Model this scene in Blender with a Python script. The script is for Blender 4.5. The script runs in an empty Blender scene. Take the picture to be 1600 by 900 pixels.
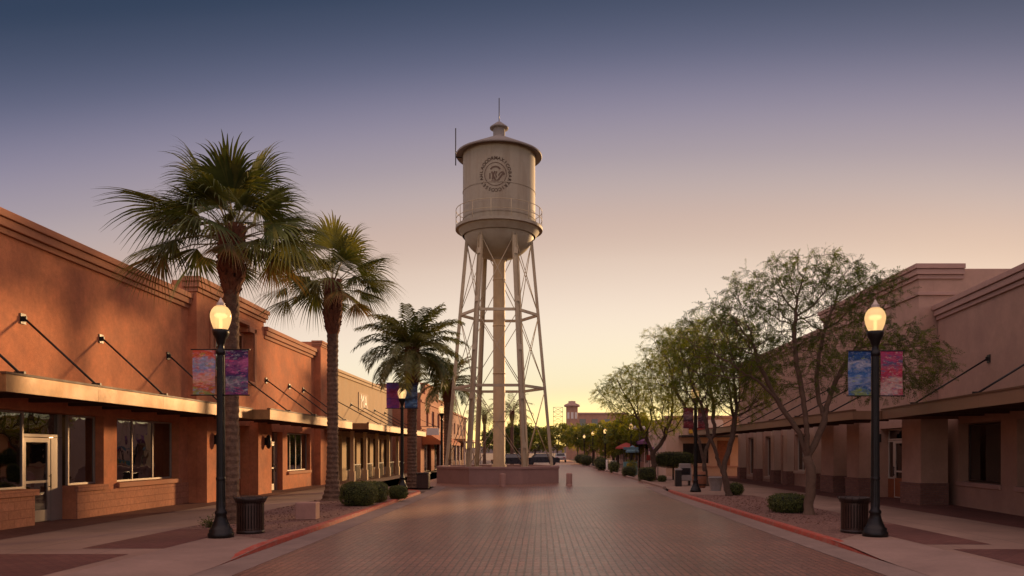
import bpy, math, random
import numpy as np
from mathutils import Vector, Matrix
R = math.radians
PI = math.pi
SC = bpy.context.scene
COL = SC.collection
F, VX, HY, EYE = 1200.0, 845.0, 705.0, 1.75

# ------------------------------------------------------------------ helpers
def lin(h):
    h = h.lstrip('#')
    out = []
    for i in (0, 2, 4):
        c = int(h[i:i+2], 16) / 255
        out.append(c/12.92 if c <= .04045 else ((c+.055)/1.055)**2.4)
    return tuple(out)

class MB:
    """collects geometry for ONE mesh object"""
    def __init__(self):
        self.v = []; self.f = []; self.m = []; self.s = []
    def face(self, pts, mat=0, smooth=False):
        b = len(self.v); self.v.extend([tuple(p) for p in pts])
        self.f.append(tuple(range(b, b+len(pts)))); self.m.append(mat); self.s.append(smooth)
    def box(self, x0, x1, y0, y1, z0, z1, mat=0):
        if x0 > x1: x0, x1 = x1, x0
        if y0 > y1: y0, y1 = y1, y0
        if z0 > z1: z0, z1 = z1, z0
        b = len(self.v)
        self.v += [(x0,y0,z0),(x1,y0,z0),(x1,y1,z0),(x0,y1,z0),(x0,y0,z1),(x1,y0,z1),(x1,y1,z1),(x0,y1,z1)]
        for q in ((0,3,2,1),(4,5,6,7),(0,1,5,4),(1,2,6,5),(2,3,7,6),(3,0,4,7)):
            self.f.append(tuple(b+i for i in q)); self.m.append(mat); self.s.append(False)
    def obox(self, c, ax, ay, az, mat=0):
        """oriented box: centre and three half-axis vectors"""
        c, ax, ay, az = Vector(c), Vector(ax), Vector(ay), Vector(az)
        b = len(self.v)
        for sz in (-1, 1):
            for sx, sy in ((-1,-1),(1,-1),(1,1),(-1,1)):
                self.v.append(tuple(c + ax*sx + ay*sy + az*sz))
        for q in ((0,3,2,1),(4,5,6,7),(0,1,5,4),(1,2,6,5),(2,3,7,6),(3,0,4,7)):
            self.f.append(tuple(b+i for i in q)); self.m.append(mat); self.s.append(False)
    def lathe(self, prof, n=24, c=(0,0), mat=0, smooth=True, a0=0.0, capb=False, capt=False):
        b = len(self.v)
        for r, z in prof:
            for i in range(n):
                a = a0 + 2*PI*i/n
                self.v.append((c[0]+r*math.cos(a), c[1]+r*math.sin(a), z))
        for k in range(len(prof)-1):
            for i in range(n):
                j = (i+1) % n
                self.f.append((b+k*n+i, b+k*n+j, b+(k+1)*n+j, b+(k+1)*n+i)); self.m.append(mat); self.s.append(smooth)
        if capb:
            self.f.append(tuple(b+i for i in reversed(range(n)))); self.m.append(mat); self.s.append(False)
        if capt:
            self.f.append(tuple(b+(len(prof)-1)*n+i for i in range(n))); self.m.append(mat); self.s.append(False)
    def tube(self, pts, rad, n=6, mat=0, cap=True):
        pts = [Vector(p) for p in pts]
        if not hasattr(rad, '__len__'): rad = [rad]*len(pts)
        b = len(self.v); u = None
        for i, p in enumerate(pts):
            t = (pts[min(i+1, len(pts)-1)] - pts[max(i-1, 0)])
            t = t.normalized() if t.length > 1e-9 else Vector((0,0,1))
            if u is None:
                u = t.orthogonal().normalized()
            else:
                u = (u - t*u.dot(t)); u = u.normalized() if u.length > 1e-6 else t.orthogonal().normalized()
            w = t.cross(u)
            for k in range(n):
                a = 2*PI*k/n
                self.v.append(tuple(p + (u*math.cos(a) + w*math.sin(a))*rad[i]))
        for i in range(len(pts)-1):
            for k in range(n):
                j = (k+1) % n
                self.f.append((b+i*n+k, b+i*n+j, b+(i+1)*n+j, b+(i+1)*n+k)); self.m.append(mat); self.s.append(True)
        if cap:
            self.f.append(tuple(b+k for k in reversed(range(n)))); self.m.append(mat); self.s.append(False)
            e = b+(len(pts)-1)*n
            self.f.append(tuple(e+k for k in range(n))); self.m.append(mat); self.s.append(False)
    def build(self, name, mats, parent=None, loc=None, bevel=0):
        me = bpy.data.meshes.new(name)
        me.from_pydata(self.v, [], self.f)
        if not isinstance(mats, (list, tuple)): mats = [mats]
        for m in mats: me.materials.append(m)
        me.polygons.foreach_set('material_index', self.m)
        me.polygons.foreach_set('use_smooth', self.s)
        me.update()
        o = bpy.data.objects.new(name, me); COL.objects.link(o)
        if parent is not None: o.parent = parent
        if loc is not None: o.location = loc
        if bevel:
            b = o.modifiers.new('b', 'BEVEL'); b.width = bevel; b.segments = 2; b.limit_method = 'ANGLE'
        return o

def tag(o, label=None, cat=None, group=None, kind=None):
    if label: o['label'] = label
    if cat: o['category'] = cat
    if group: o['group'] = group
    if kind: o['kind'] = kind
    return o
def thing(name, label, cat, loc=(0,0,0), rz=0.0, group=None):
    o = bpy.data.objects.new(name, None); COL.objects.link(o)
    o.location = loc; o.rotation_euler = (0, 0, rz); o.empty_display_size = .2
    return tag(o, label, cat, group)
def copy_thing(o, loc, label, group=None, rz=None, scale=None):
    def rec(a, par):
        c = a.copy(); COL.objects.link(c)
        if par is not None:
            c.parent = par
        for ch in list(KIDS.get(a.name, [])): rec(ch, c)
        return c
    KIDS.clear()
    for x in COL.objects:
        if x.parent: KIDS.setdefault(x.parent.name, []).append(x)
    r = rec(o, None); r.location = loc; r['label'] = label
    if group: r['group'] = group
    if rz is not None: r.rotation_euler = (0, 0, rz)
    if scale is not None: r.scale = (scale,)*3
    return r
KIDS = {}

# ------------------------------------------------------------------ materials
def nodes(name):
    m = bpy.data.materials.new(name); m.use_nodes = True
    nt = m.node_tree; nt.nodes.clear()
    return m, nt, nt.nodes.new('ShaderNodeOutputMaterial')
def N(nt, t, **kw):
    n = nt.nodes.new(t)
    for k, v in kw.items():
        if k.startswith('i_'):
            key = k[2:].replace('_', ' ')
            n.inputs[key].default_value = v
        else: setattr(n, k, v)
    return n
def L(nt, a, b): nt.links.new(a, b)
def c4(c, k=1.0): return (min(c[0]*k, 1), min(c[1]*k, 1), min(c[2]*k, 1), 1)
def noise(nt, co, scale, detail=4, rough=.55, dist=0.0):
    n = N(nt, 'ShaderNodeTexNoise'); n.inputs['Scale'].default_value = scale
    n.inputs['Detail'].default_value = detail; n.inputs['Roughness'].default_value = rough; n.inputs['Distortion'].default_value = dist
    if co is not None: L(nt, co, n.inputs['Vector'])
    return n
def ramp(nt, src, stops, mode='LINEAR'):
    r = N(nt, 'ShaderNodeValToRGB'); r.color_ramp.interpolation = mode
    el = r.color_ramp.elements
    while len(el) < len(stops): el.new(.5)
    for e, (p, c) in zip(el, stops):
        e.position = p; e.color = c if len(c) == 4 else (*c, 1)
    if src is not None: L(nt, src, r.inputs[0])
    return r
def mixc(nt, fac, a, b, mode='MIX'):
    n = N(nt, 'ShaderNodeMix', data_type='RGBA', blend_type=mode)
    for s, i in ((fac, 0), (a, 6), (b, 7)):
        if hasattr(s, 'is_output'): L(nt, s, n.inputs[i])
        else: n.inputs[i].default_value = s if i == 0 or len(s) == 4 else (*s, 1)
    return n.outputs[2]

def mat(name, base, rough=.8, var=.18, scale=6, bump=.0, bscale=60, metal=0.0, spec=.4, stain=None, stain_amt=.35, stain_scale=1.5, streak=False):
    m, nt, out = nodes(name)
    p = N(nt, 'ShaderNodeBsdfPrincipled'); L(nt, p.outputs[0], out.inputs[0])
    tc = N(nt, 'ShaderNodeTexCoord'); co = tc.outputs['Object']
    n1 = noise(nt, co, scale, 6, .65)
    r = ramp(nt, n1.outputs[0], [(.25, c4(base, 1-var)), (.5, c4(base)), (.75, c4(base, 1+var))])
    colr = r.outputs[0]
    n0 = noise(nt, co, scale*6, 3, .7)
    r0 = ramp(nt, n0.outputs[0], [(.3, (1-var*.6,)*3+(1,)), (.7, (1,1,1,1))])
    colr = mixc(nt, 1.0, colr, r0.outputs[0], 'MULTIPLY')
    if stain is not None:
        vec = co
        if streak:
            mp = N(nt, 'ShaderNodeMapping'); mp.inputs['Scale'].default_value = (1, 1, .12); L(nt, co, mp.inputs[0]); vec = mp.outputs[0]
        n2 = noise(nt, vec, stain_scale, 5, .6)
        r2 = ramp(nt, n2.outputs[0], [(.48, (0,0,0,1)), (.75, (stain_amt,)*3+(1,))])
        colr = mixc(nt, r2.outputs[0], colr, (*stain, 1))
    L(nt, colr, p.inputs['Base Color'])
    rr = ramp(nt, n1.outputs[0], [(.3, (max(rough-.08, 0),)*3+(1,)), (.7, (min(rough+.08, 1),)*3+(1,))])
    L(nt, rr.outputs[0], p.inputs['Roughness'])
    p.inputs['Metallic'].default_value = metal; p.inputs['Specular IOR Level'].default_value = spec
    if bump:
        nb = noise(nt, co, bscale, 4, .6)
        b = N(nt, 'ShaderNodeBump'); b.inputs['Strength'].default_value = bump; b.inputs['Distance'].default_value = .02
        L(nt, nb.outputs[0], b.inputs['Height']); L(nt, b.outputs[0], p.inputs['Normal'])
    return m

def brickmat(name, c1, c2, mortar, bw, rh, ms, rough=.6, bump=.4, plane='xy', offset=.5, spec=.5, patch=.25, patchscale=.35, vary=.3, sheen=0.0):
    m, nt, out = nodes(name)
    p = N(nt, 'ShaderNodeBsdfPrincipled'); L(nt, p.outputs[0], out.inputs[0])
    tc = N(nt, 'ShaderNodeTexCoord'); co = tc.outputs['Object']; vec = co
    if plane == 'wall':     # courses along z, on faces of any vertical direction
        sx = N(nt, 'ShaderNodeSeparateXYZ'); L(nt, co, sx.inputs[0])
        ad = N(nt, 'ShaderNodeMath', operation='ADD'); L(nt, sx.outputs[0], ad.inputs[0]); L(nt, sx.outputs[1], ad.inputs[1])
        cb = N(nt, 'ShaderNodeCombineXYZ'); L(nt, ad.outputs[0], cb.inputs[0]); L(nt, sx.outputs[2], cb.inputs[1]); vec = cb.outputs[0]
    wob = noise(nt, co, 3.0, 2)
    b = N(nt, 'ShaderNodeTexBrick'); b.offset = offset; b.squash = 1
    L(nt, vec, b.inputs['Vector'])
    b.inputs['Scale'].default_value = 1; b.inputs['Brick Width'].default_value = bw; b.inputs['Row Height'].default_value = rh
    b.inputs['Mortar Size'].default_value = ms; b.inputs['Mortar Smooth'].default_value = .3; b.inputs['Bias'].default_value = 0
    b.inputs['Color1'].default_value = c4(c1); b.inputs['Color2'].default_value = c4(c2); b.inputs['Mortar'].default_value = c4(mortar)
    n1 = noise(nt, co, patchscale, 5, .6)
    r1 = ramp(nt, n1.outputs[0], [(.3, (1-patch,)*3+(1,)), (.7, (1+patch*.6,)*3+(1,))])
    n2 = noise(nt, co, 14, 4, .7)
    r2 = ramp(nt, n2.outputs[0], [(.25, (1-vary,)*3+(1,)), (.75, (1+vary*.7,)*3+(1,))])
    cc = mixc(nt, 1.0, b.outputs['Color'], r1.outputs[0], 'MULTIPLY')
    cc = mixc(nt, 1.0, cc, r2.outputs[0], 'MULTIPLY')
    L(nt, cc, p.inputs['Base Color'])
    rr = ramp(nt, n2.outputs[0], [(.3, (rough-.1,)*3+(1,)), (.7, (rough+.1,)*3+(1,))])
    L(nt, rr.outputs[0], p.inputs['Roughness']); p.inputs['Specular IOR Level'].default_value = spec
    p.inputs['Sheen Weight'].default_value = sheen; p.inputs['Sheen Roughness'].default_value = .35; p.inputs['Sheen Tint'].default_value = (1, .62, .42, 1)
    hm = N(nt, 'ShaderNodeMath', operation='MULTIPLY_ADD'); L(nt, n2.outputs[0], hm.inputs[0]); hm.inputs[1].default_value = .16
    iv = N(nt, 'ShaderNodeMath', operation='SUBTRACT'); iv.inputs[0].default_value = 1; L(nt, b.outputs['Fac'], iv.inputs[1])
    L(nt, iv.outputs[0], hm.inputs[2])
    bp = N(nt, 'ShaderNodeBump'); bp.inputs['Strength'].default_value = bump; bp.inputs['Distance'].default_value = .008
    L(nt, hm.outputs[0], bp.inputs['Height']); L(nt, bp.outputs[0], p.inputs['Normal'])
    return m

def leafmat(name, base, tr=.3, var=.45, scale=1.3):
    m, nt, out = nodes(name)
    p = N(nt, 'ShaderNodeBsdfPrincipled'); p.inputs['Roughness'].default_value = .55; p.inputs['Specular IOR Level'].default_value = .35
    t = N(nt, 'ShaderNodeBsdfTranslucent')
    tc = N(nt, 'ShaderNodeTexCoord'); n1 = noise(nt, tc.outputs['Object'], scale, 5, .7)
    r = ramp(nt, n1.outputs[0], [(.3, c4(base, 1-var)), (.7, c4((base[0]*1.15, base[1], base[2]*.8), 1+var))])
    L(nt, r.outputs[0], p.inputs['Base Color'])
    tcx = mixc(nt, 1.0, r.outputs[0], (1.7, 1.5, .6, 1), 'MULTIPLY'); L(nt, tcx, t.inputs[0])
    mx = N(nt, 'ShaderNodeMixShader'); mx.inputs[0].default_value = tr
    L(nt, p.outputs[0], mx.inputs[1]); L(nt, t.outputs[0], mx.inputs[2]); L(nt, mx.outputs[0], out.inputs[0])
    return m

def glassmat(name, tint=.4, boost=.10):
    m, nt, out = nodes(name)
    tr = N(nt, 'ShaderNodeBsdfTransparent'); tr.inputs[0].default_value = (tint, tint*.97, tint*.92, 1)
    gl = N(nt, 'ShaderNodeBsdfGlossy'); gl.inputs['Roughness'].default_value = .015
    fr = N(nt, 'ShaderNodeFresnel'); fr.inputs[0].default_value = 1.52
    tc = N(nt, 'ShaderNodeTexCoord'); nb = noise(nt, tc.outputs['Object'], .9, 2)
    bp = N(nt, 'ShaderNodeBump'); bp.inputs['Strength'].default_value = .04; bp.inputs['Distance'].default_value = .2
    L(nt, nb.outputs[0], bp.inputs['Height']); L(nt, bp.outputs[0], gl.inputs['Normal'])
    ad = N(nt, 'ShaderNodeMath', operation='ADD', use_clamp=True); L(nt, fr.outputs[0], ad.inputs[0]); ad.inputs[1].default_value = boost
    mx = N(nt, 'ShaderNodeMixShader'); L(nt, ad.outputs[0], mx.inputs[0]); L(nt, tr.outputs[0], mx.inputs[1]); L(nt, gl.outputs[0], mx.inputs[2])
    L(nt, mx.outputs[0], out.inputs[0])
    return m

def emitmat(name, col, st):
    m, nt, out = nodes(name)
    e = N(nt, 'ShaderNodeEmission'); e.inputs[0].default_value = (*col, 1); e.inputs[1].default_value = st
    L(nt, e.outputs[0], out.inputs[0]); return m

def bannermat(name, cols, seed, scale=3.0):
    """loose brushwork: stretched noise picks between paint colours"""
    m, nt, out = nodes(name)
    p = N(nt, 'ShaderNodeBsdfPrincipled'); p.inputs['Roughness'].default_value = .7; L(nt, p.outputs[0], out.inputs[0])
    t = N(nt, 'ShaderNodeBsdfTranslucent')
    tc = N(nt, 'ShaderNodeTexCoord'); mp = N(nt, 'ShaderNodeMapping'); L(nt, tc.outputs['Object'], mp.inputs[0])
    mp.inputs['Location'].default_value = (seed*3.1, seed*1.7, seed*5.3); mp.inputs['Scale'].default_value = (1, 1, 1.7)
    nd = noise(nt, mp.outputs[0], 5, 4, .65)
    ds = N(nt, 'ShaderNodeVectorMath', operation='SCALE'); ds.inputs['Scale'].default_value = .34; L(nt, nd.outputs['Color'], ds.inputs[0])
    av = N(nt, 'ShaderNodeVectorMath', operation='ADD'); L(nt, mp.outputs[0], av.inputs[0]); L(nt, ds.outputs[0], av.inputs[1])
    vo = N(nt, 'ShaderNodeTexVoronoi'); vo.inputs['Scale'].default_value = scale*1.9; L(nt, av.outputs[0], vo.inputs['Vector'])
    vs = N(nt, 'ShaderNodeSeparateColor'); L(nt, vo.outputs['Color'], vs.inputs[0])
    k = len(cols)
    sz = N(nt, 'ShaderNodeSeparateXYZ'); L(nt, tc.outputs['Object'], sz.inputs[0])
    zf = N(nt, 'ShaderNodeMath', operation='MULTIPLY_ADD'); L(nt, sz.outputs[2], zf.inputs[0]); zf.inputs[1].default_value = 1/.9; zf.inputs[2].default_value = -2.9/.9 - .32
    nz = noise(nt, mp.outputs[0], 4.5, 3, .55, .3)
    zn = N(nt, 'ShaderNodeMath', operation='MULTIPLY_ADD'); L(nt, nz.outputs[0], zn.inputs[0]); zn.inputs[1].default_value = .64; L(nt, zf.outputs[0], zn.inputs[2])
    r = ramp(nt, zn.outputs[0], [(i/k, c4(c)) for i, c in enumerate(cols)], 'LINEAR')
    mp2 = N(nt, 'ShaderNodeMapping'); mp2.inputs['Scale'].default_value = (2.2, 2.2, 5.5); mp2.inputs['Rotation'].default_value = (0, .25, 0); L(nt, av.outputs[0], mp2.inputs[0])
    vo2 = N(nt, 'ShaderNodeTexVoronoi'); vo2.inputs['Scale'].default_value = scale*1.3; L(nt, mp2.outputs[0], vo2.inputs['Vector'])
    vs2 = N(nt, 'ShaderNodeSeparateColor'); L(nt, vo2.outputs['Color'], vs2.inputs[0])
    rb = ramp(nt, vs2.outputs[0], [(i/k, c4(c)) for i, c in enumerate(cols)], 'CONSTANT')
    nm = noise(nt, mp.outputs[0], scale*2.5, 3, .6); rm = ramp(nt, nm.outputs[0], [(.46, (.08,.08,.08,1)), (.62, (.7,.7,.7,1))])
    big = mixc(nt, rm.outputs[0], r.outputs[0], rb.outputs[0])
    n2 = noise(nt, mp.outputs[0], scale*5, 4, .7)
    r2 = ramp(nt, n2.outputs[0], [(.3, (.55,.55,.55,1)), (.7, (1.1,1.1,1.1,1))])
    cc = mixc(nt, 1.0, big, r2.outputs[0], 'MULTIPLY')
    L(nt, cc, p.inputs['Base Color']); L(nt, cc, t.inputs[0])
    mx = N(nt, 'ShaderNodeMixShader'); mx.inputs[0].default_value = .35
    L(nt, p.outputs[0], mx.inputs[1]); L(nt, t.outputs[0], mx.inputs[2]); L(nt, mx.outputs[0], out.inputs[0])
    return m

M = {}
M['terracotta'] = mat('terracotta_stucco', (.60,.225,.105), .9, .30, 1.3, .6, 45, stain=(.25,.085,.045), stain_amt=.5, stain_scale=.9)
M['terracotta_trim'] = mat('terracotta_trim', (.44,.19,.10), .85, .12, 2, .25, 60)
M['terra_block'] = brickmat('terracotta_block', (.46,.20,.115), (.42,.18,.10), (.36,.15,.085), .41, .2, .012, .9, .8, 'wall', .5, .3, .15)
M['cream'] = mat('cream_stucco', (.56,.41,.24), .9, .14, 1.4, .3, 40, stain=(.40,.27,.15), stain_amt=.4, stain_scale=1.2, streak=True)
M['cream_trim'] = mat('cream_trim', (.60,.45,.28), .85, .1, 2, .2, 50)
M['orange_brick'] = brickmat('orange_brick', (.50,.19,.09), (.42,.15,.07), (.36,.2,.13), .22, .075, .01, .85, .4, 'wall', .5, .3, .2)
M['pinkwall'] = mat('pink_stucco', (.44,.25,.17), .9, .15, 1.5, .2, 40)
M['mauve'] = mat('mauve_stucco', (.44,.272,.195), .9, .14, 1.4, .55, 50, stain=(.33,.19,.15), stain_amt=.5, stain_scale=.8)
M['mauve_trim'] = mat('mauve_trim', (.45,.28,.22), .85, .1, 2, .2, 60)
M['tan'] = mat('tan_stucco', (.48,.30,.22), .9, .14, 1.4, .4, 50, stain=(.36,.23,.17), stain_amt=.4)
M['pale'] = mat('pale_stucco', (.58,.43,.33), .9, .1, 1.4, .3, 50)
M['redbrick'] = brickmat('red_brick', (.30,.15,.11), (.23,.11,.085), (.20,.13,.11), .21, .07, .01, .85, .6, 'wall', .5, .3, .15)
M['fascia'] = mat('copper_fascia', (.36,.20,.075), .48, .38, 1.6, .08, 30, metal=.2, spec=.4, stain=(.24,.115,.045), stain_amt=.75, stain_scale=1.3)
M['fascia_cap'] = mat('fascia_cap', (.13,.065,.03), .6, .2, 3)
M['fascia_brown'] = mat('brown_fascia', (.27,.16,.095), .5, .15, 2.2, .05, 30, metal=.15)
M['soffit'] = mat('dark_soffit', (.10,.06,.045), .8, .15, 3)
M['darkmetal'] = mat('dark_metal', (.035,.03,.027), .45, .25, 8, .1, 50, metal=.4)
M['lampmetal'] = mat('lamp_post_paint', (.013,.013,.0125), .38, .3, 9, .08, 60, metal=.3, stain=(.04,.03,.025), stain_amt=.3, stain_scale=5)
M['canmetal'] = mat('brown_can_metal', (.055,.030,.022), .45, .3, 9, .1, 60, metal=.3)
M['canrim'] = mat('can_rim_metal', (.035,.024,.02), .4, .25, 9, .1, 60, metal=.3)
M['liner'] = mat('can_liner', (.012,.010,.009), .8, .2, 8)
M['frame'] = mat('aluminium_frame', (.34,.28,.23), .45, .08, 6, 0, metal=.3)
M['white_frame'] = mat('white_frame', (.62,.54,.46), .5, .08, 6)
M['darkframe'] = mat('bronze_frame', (.07,.045,.035), .45, .15, 6, metal=.4)
M['door_wood'] = mat('door_panel_paint', (.36,.12,.05), .6, .2, 5)
M['glass'] = glassmat('window_glass', .30, .18)
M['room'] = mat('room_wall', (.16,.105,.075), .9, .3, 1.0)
M['shelf'] = mat('shop_shelf', (.20,.12,.08), .8, .6, 5)
M['goods'] = mat('shop_goods', (.35,.22,.16), .7, .8, 4)
M['bulb'] = emitmat('shop_lamp_glow', (1, .62, .25), 18)
M['roofing'] = mat('flat_roof', (.22,.2,.18), .95, .15, 3)
M['lane'] = brickmat('road_pavers', (.25,.096,.060), (.14,.053,.036), (.022,.011,.009), .125, .30, .016, .35, .75, 'xy', .0, .9, .5, .3, .5, sheen=.24)
M['plaza'] = brickmat('plaza_pavers', (.31,.135,.096), (.22,.092,.066), (.05,.028,.022), .125, .30, .015, .34, .6, 'xy', .0, .9, .3, .3, .35, sheen=.35)
M['walkbrick'] = brickmat('walk_pavers', (.20,.085,.065), (.155,.062,.05), (.075,.04,.034), .205, .105, .008, .75, .4, 'xy', .5, .3, .25, .5)
M['concrete'] = brickmat('walk_concrete', (.335,.225,.17), (.31,.205,.155), (.19,.13,.10), 1.52, 1.52, .012, .85, .25, 'xy', 0, .3, .22, .6, .16)
M['apron'] = brickmat('apron_concrete', (.34,.235,.19), (.32,.22,.175), (.25,.18,.145), 2.4, 2.1, .010, .85, .25, 'xy', 0, .3, .2, .7, .14)
M['gutter'] = mat('gutter_concrete', (.27,.195,.16), .85, .2, 2, .2, 50, stain=(.15,.105,.09), stain_amt=.5, stain_scale=1.2)
M['redpaint'] = mat('red_kerb_paint', (.46,.085,.05), .65, .25, 3, .15, 50, stain=(.36,.22,.17), stain_amt=.75, stain_scale=5)
M['kerbconc'] = mat('kerb_concrete', (.34,.23,.18), .85, .2, 3, .15, 50)
M['dirt'] = mat('desert_dirt', (.28,.20,.14), .95, .2, .2)
M['stoneblock'] = mat('pink_cast_stone', (.40,.235,.185), .85, .12, 5, .4, 90)
M['planterwall'] = mat('planter_stucco', (.36,.225,.185), .85, .12, 1.5, .4, 60, stain=(.25,.15,.125), stain_amt=.4, stain_scale=1.3, streak=True)
M['riser'] = mat('riser_paint', (.54,.40,.21), .6, .12, 1.2, .1, 40, stain=(.34,.2,.09), stain_amt=.5, stain_scale=1.6, streak=True)
M['tower'] = mat('tower_paint', (.50,.415,.265), .6, .12, 1.2, .1, 40, stain=(.36,.25,.14), stain_amt=.45, stain_scale=2.0, streak=True)
M['tank'] = mat('tank_paint', (.34,.30,.215), .6, .10, 1.0, .1, 40, stain=(.20,.14,.08), stain_amt=.6, stain_scale=1.6, streak=True)
M['tower_roof'] = mat('tower_roof_paint', (.24,.215,.19), .6, .12, 1.5, .1, 40)
M['emblem'] = mat('emblem_paint', (.13,.085,.055), .7, .1, 3)
M['trunk'] = mat('palm_bark', (.19,.115,.072), .95, .5, 9, 1.0, 26, stain=(.07,.042,.03), stain_amt=.6, stain_scale=6)
M['boots'] = mat('palm_boots', (.19,.078,.042), .9, .4, 6, .6, 40)
M['palmleaf'] = leafmat('palm_leaf', (.062,.092,.030), .22)
M['palmleaf2'] = leafmat('palm_leaf_light', (.105,.125,.042), .3)
M['palmdry'] = leafmat('palm_leaf_dry', (.17,.125,.06), .25)
M['petiole'] = mat('palm_stalk', (.20,.17,.07), .6, .2, 5)
M['bark'] = mat('mesquite_bark', (.11,.072,.05), .95, .35, 8, .9, 35)
M['palebark'] = mat('palo_verde_bark', (.155,.10,.066), .9, .3, 8, .8, 35)
M['leaf'] = leafmat('mesquite_leaf', (.095,.148,.014), .52)
M['leaf2'] = leafmat('mesquite_leaf_light', (.17,.205,.020), .55)
M['leafdark'] = leafmat('evergreen_leaf', (.046,.074,.012), .35)
M['farleaf'] = leafmat('street_tree_leaf', (.10,.14,.03), .45)
M['farleaf2'] = leafmat('street_tree_leaf_light', (.17,.19,.04), .5)
M['bushleaf'] = leafmat('bush_leaf', (.062,.090,.026), .2, .5, 5)
M['bushleaf2'] = leafmat('bush_leaf_light', (.11,.135,.04), .25, .4, 5)
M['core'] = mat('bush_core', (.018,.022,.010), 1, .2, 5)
M['tyre'] = mat('tyre_rubber', (.02,.02,.02), .8, .2, 8)
M['carwhite'] = mat('silver_car_paint', (.42,.40,.38), .3, .05, 3, 0, metal=.2)
M['cardark'] = mat('dark_car_paint', (.03,.03,.035), .3, .1, 3, 0, metal=.2)
M['carglass'] = mat('car_glass', (.02,.022,.025), .08, .1, 3, 0, spec=.8)
M['taillight'] = mat('tail_light', (.35,.02,.015), .3, .1, 5)
M['redcloth'] = mat('red_cloth', (.30,.05,.04), .8, .15, 4)
M['orangecloth'] = mat('orange_canvas', (.42,.13,.05), .85, .15, 4)
M['purplecloth'] = mat('purple_cloth', (.16,.06,.14), .85, .15, 4)
M['bluecloth'] = mat('blue_cloth', (.10,.20,.25), .8, .15, 4)
M['teal'] = mat('teal_paint', (.10,.25,.26), .6, .15, 4)
M['yellow'] = mat('yellow_paint', (.60,.38,.05), .6, .15, 4)
M['signwhite'] = mat('white_sign_paint', (.72,.66,.58), .5, .08, 4)
M['newsbox'] = mat('grey_box_paint', (.30,.27,.25), .5, .15, 4)
M['barrel'] = mat('barrel_wood', (.26,.11,.06), .8, .3, 5, .3, 40)
M['pot'] = mat('grey_pot_concrete', (.34,.32,.30), .85, .2, 5, .3, 50)
M['hills'] = mat('far_hill', (.16,.12,.10), 1, .15, .02)

def gravelmat(name, a, b):
    m, nt, out = nodes(name)
    p = N(nt, 'ShaderNodeBsdfPrincipled'); p.inputs['Roughness'].default_value = .95; L(nt, p.outputs[0], out.inputs[0])
    tc = N(nt, 'ShaderNodeTexCoord'); v = N(nt, 'ShaderNodeTexVoronoi'); v.inputs['Scale'].default_value = 28
    L(nt, tc.outputs['Object'], v.inputs['Vector'])
    sx = N(nt, 'ShaderNodeSeparateColor'); L(nt, v.outputs['Color'], sx.inputs[0])
    r = ramp(nt, sx.outputs[0], [(0, c4(a, .6)), (.5, c4(a)), (1, c4(b))]); L(nt, r.outputs[0], p.inputs['Base Color'])
    bp = N(nt, 'ShaderNodeBump'); bp.inputs['Strength'].default_value = 1; bp.inputs['Distance'].default_value = .03; bp.invert = True
    L(nt, v.outputs['Distance'], bp.inputs['Height']); L(nt, bp.outputs[0], p.inputs['Normal'])
    return m
M['gravel'] = gravelmat('red_gravel', (.23,.12,.09), (.30,.17,.13))

# lamp globe: cloudy glass, lit by the bulb inside
def globemat():
    m, nt, out = nodes('lamp_globe_glass')
    tr = N(nt, 'ShaderNodeBsdfTransparent'); tr.inputs[0].default_value = (1, .86, .6, 1)
    tl = N(nt, 'ShaderNodeBsdfTranslucent'); tl.inputs[0].default_value = (.9, .72, .45, 1)
    gl = N(nt, 'ShaderNodeBsdfGlossy'); gl.inputs['Roughness'].default_value = .12
    em = N(nt, 'ShaderNodeEmission'); em.inputs[0].default_value = (1, .68, .36, 1); em.inputs[1].default_value = .30
    a = N(nt, 'ShaderNodeMixShader'); a.inputs[0].default_value = .72; L(nt, tr.outputs[0], a.inputs[1]); L(nt, tl.outputs[0], a.inputs[2])
    b = N(nt, 'ShaderNodeAddShader'); L(nt, a.outputs[0], b.inputs[0]); L(nt, em.outputs[0], b.inputs[1])
    c = N(nt, 'ShaderNodeMixShader'); c.inputs[0].default_value = .08; L(nt, b.outputs[0], c.inputs[1]); L(nt, gl.outputs[0], c.inputs[2])
    L(nt, c.outputs[0], out.inputs[0]); return m
M['globe'] = globemat()
M['globetip'] = mat('frosted_finial_glass', (.62,.52,.42), .3, .1, 5, 0, spec=.6)
M['lampbulb'] = emitmat('lamp_bulb_glow', (1, .74, .38), 2.4)

# ------------------------------------------------------------------ setting: ground, road, kerbs, walks
def struct(name, mb, m, **k):
    return tag(mb.build(name, m, **k), kind='structure')
def sstep(a, b, x):
    t = min(max((x-a)/(b-a), 0), 1); return t*t*(3-2*t)
def road_z(y): return -.10 + .10*sstep(33, 38, y)
KL, KR = -5.2, 5.75          # kerb lines (street face)

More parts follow.
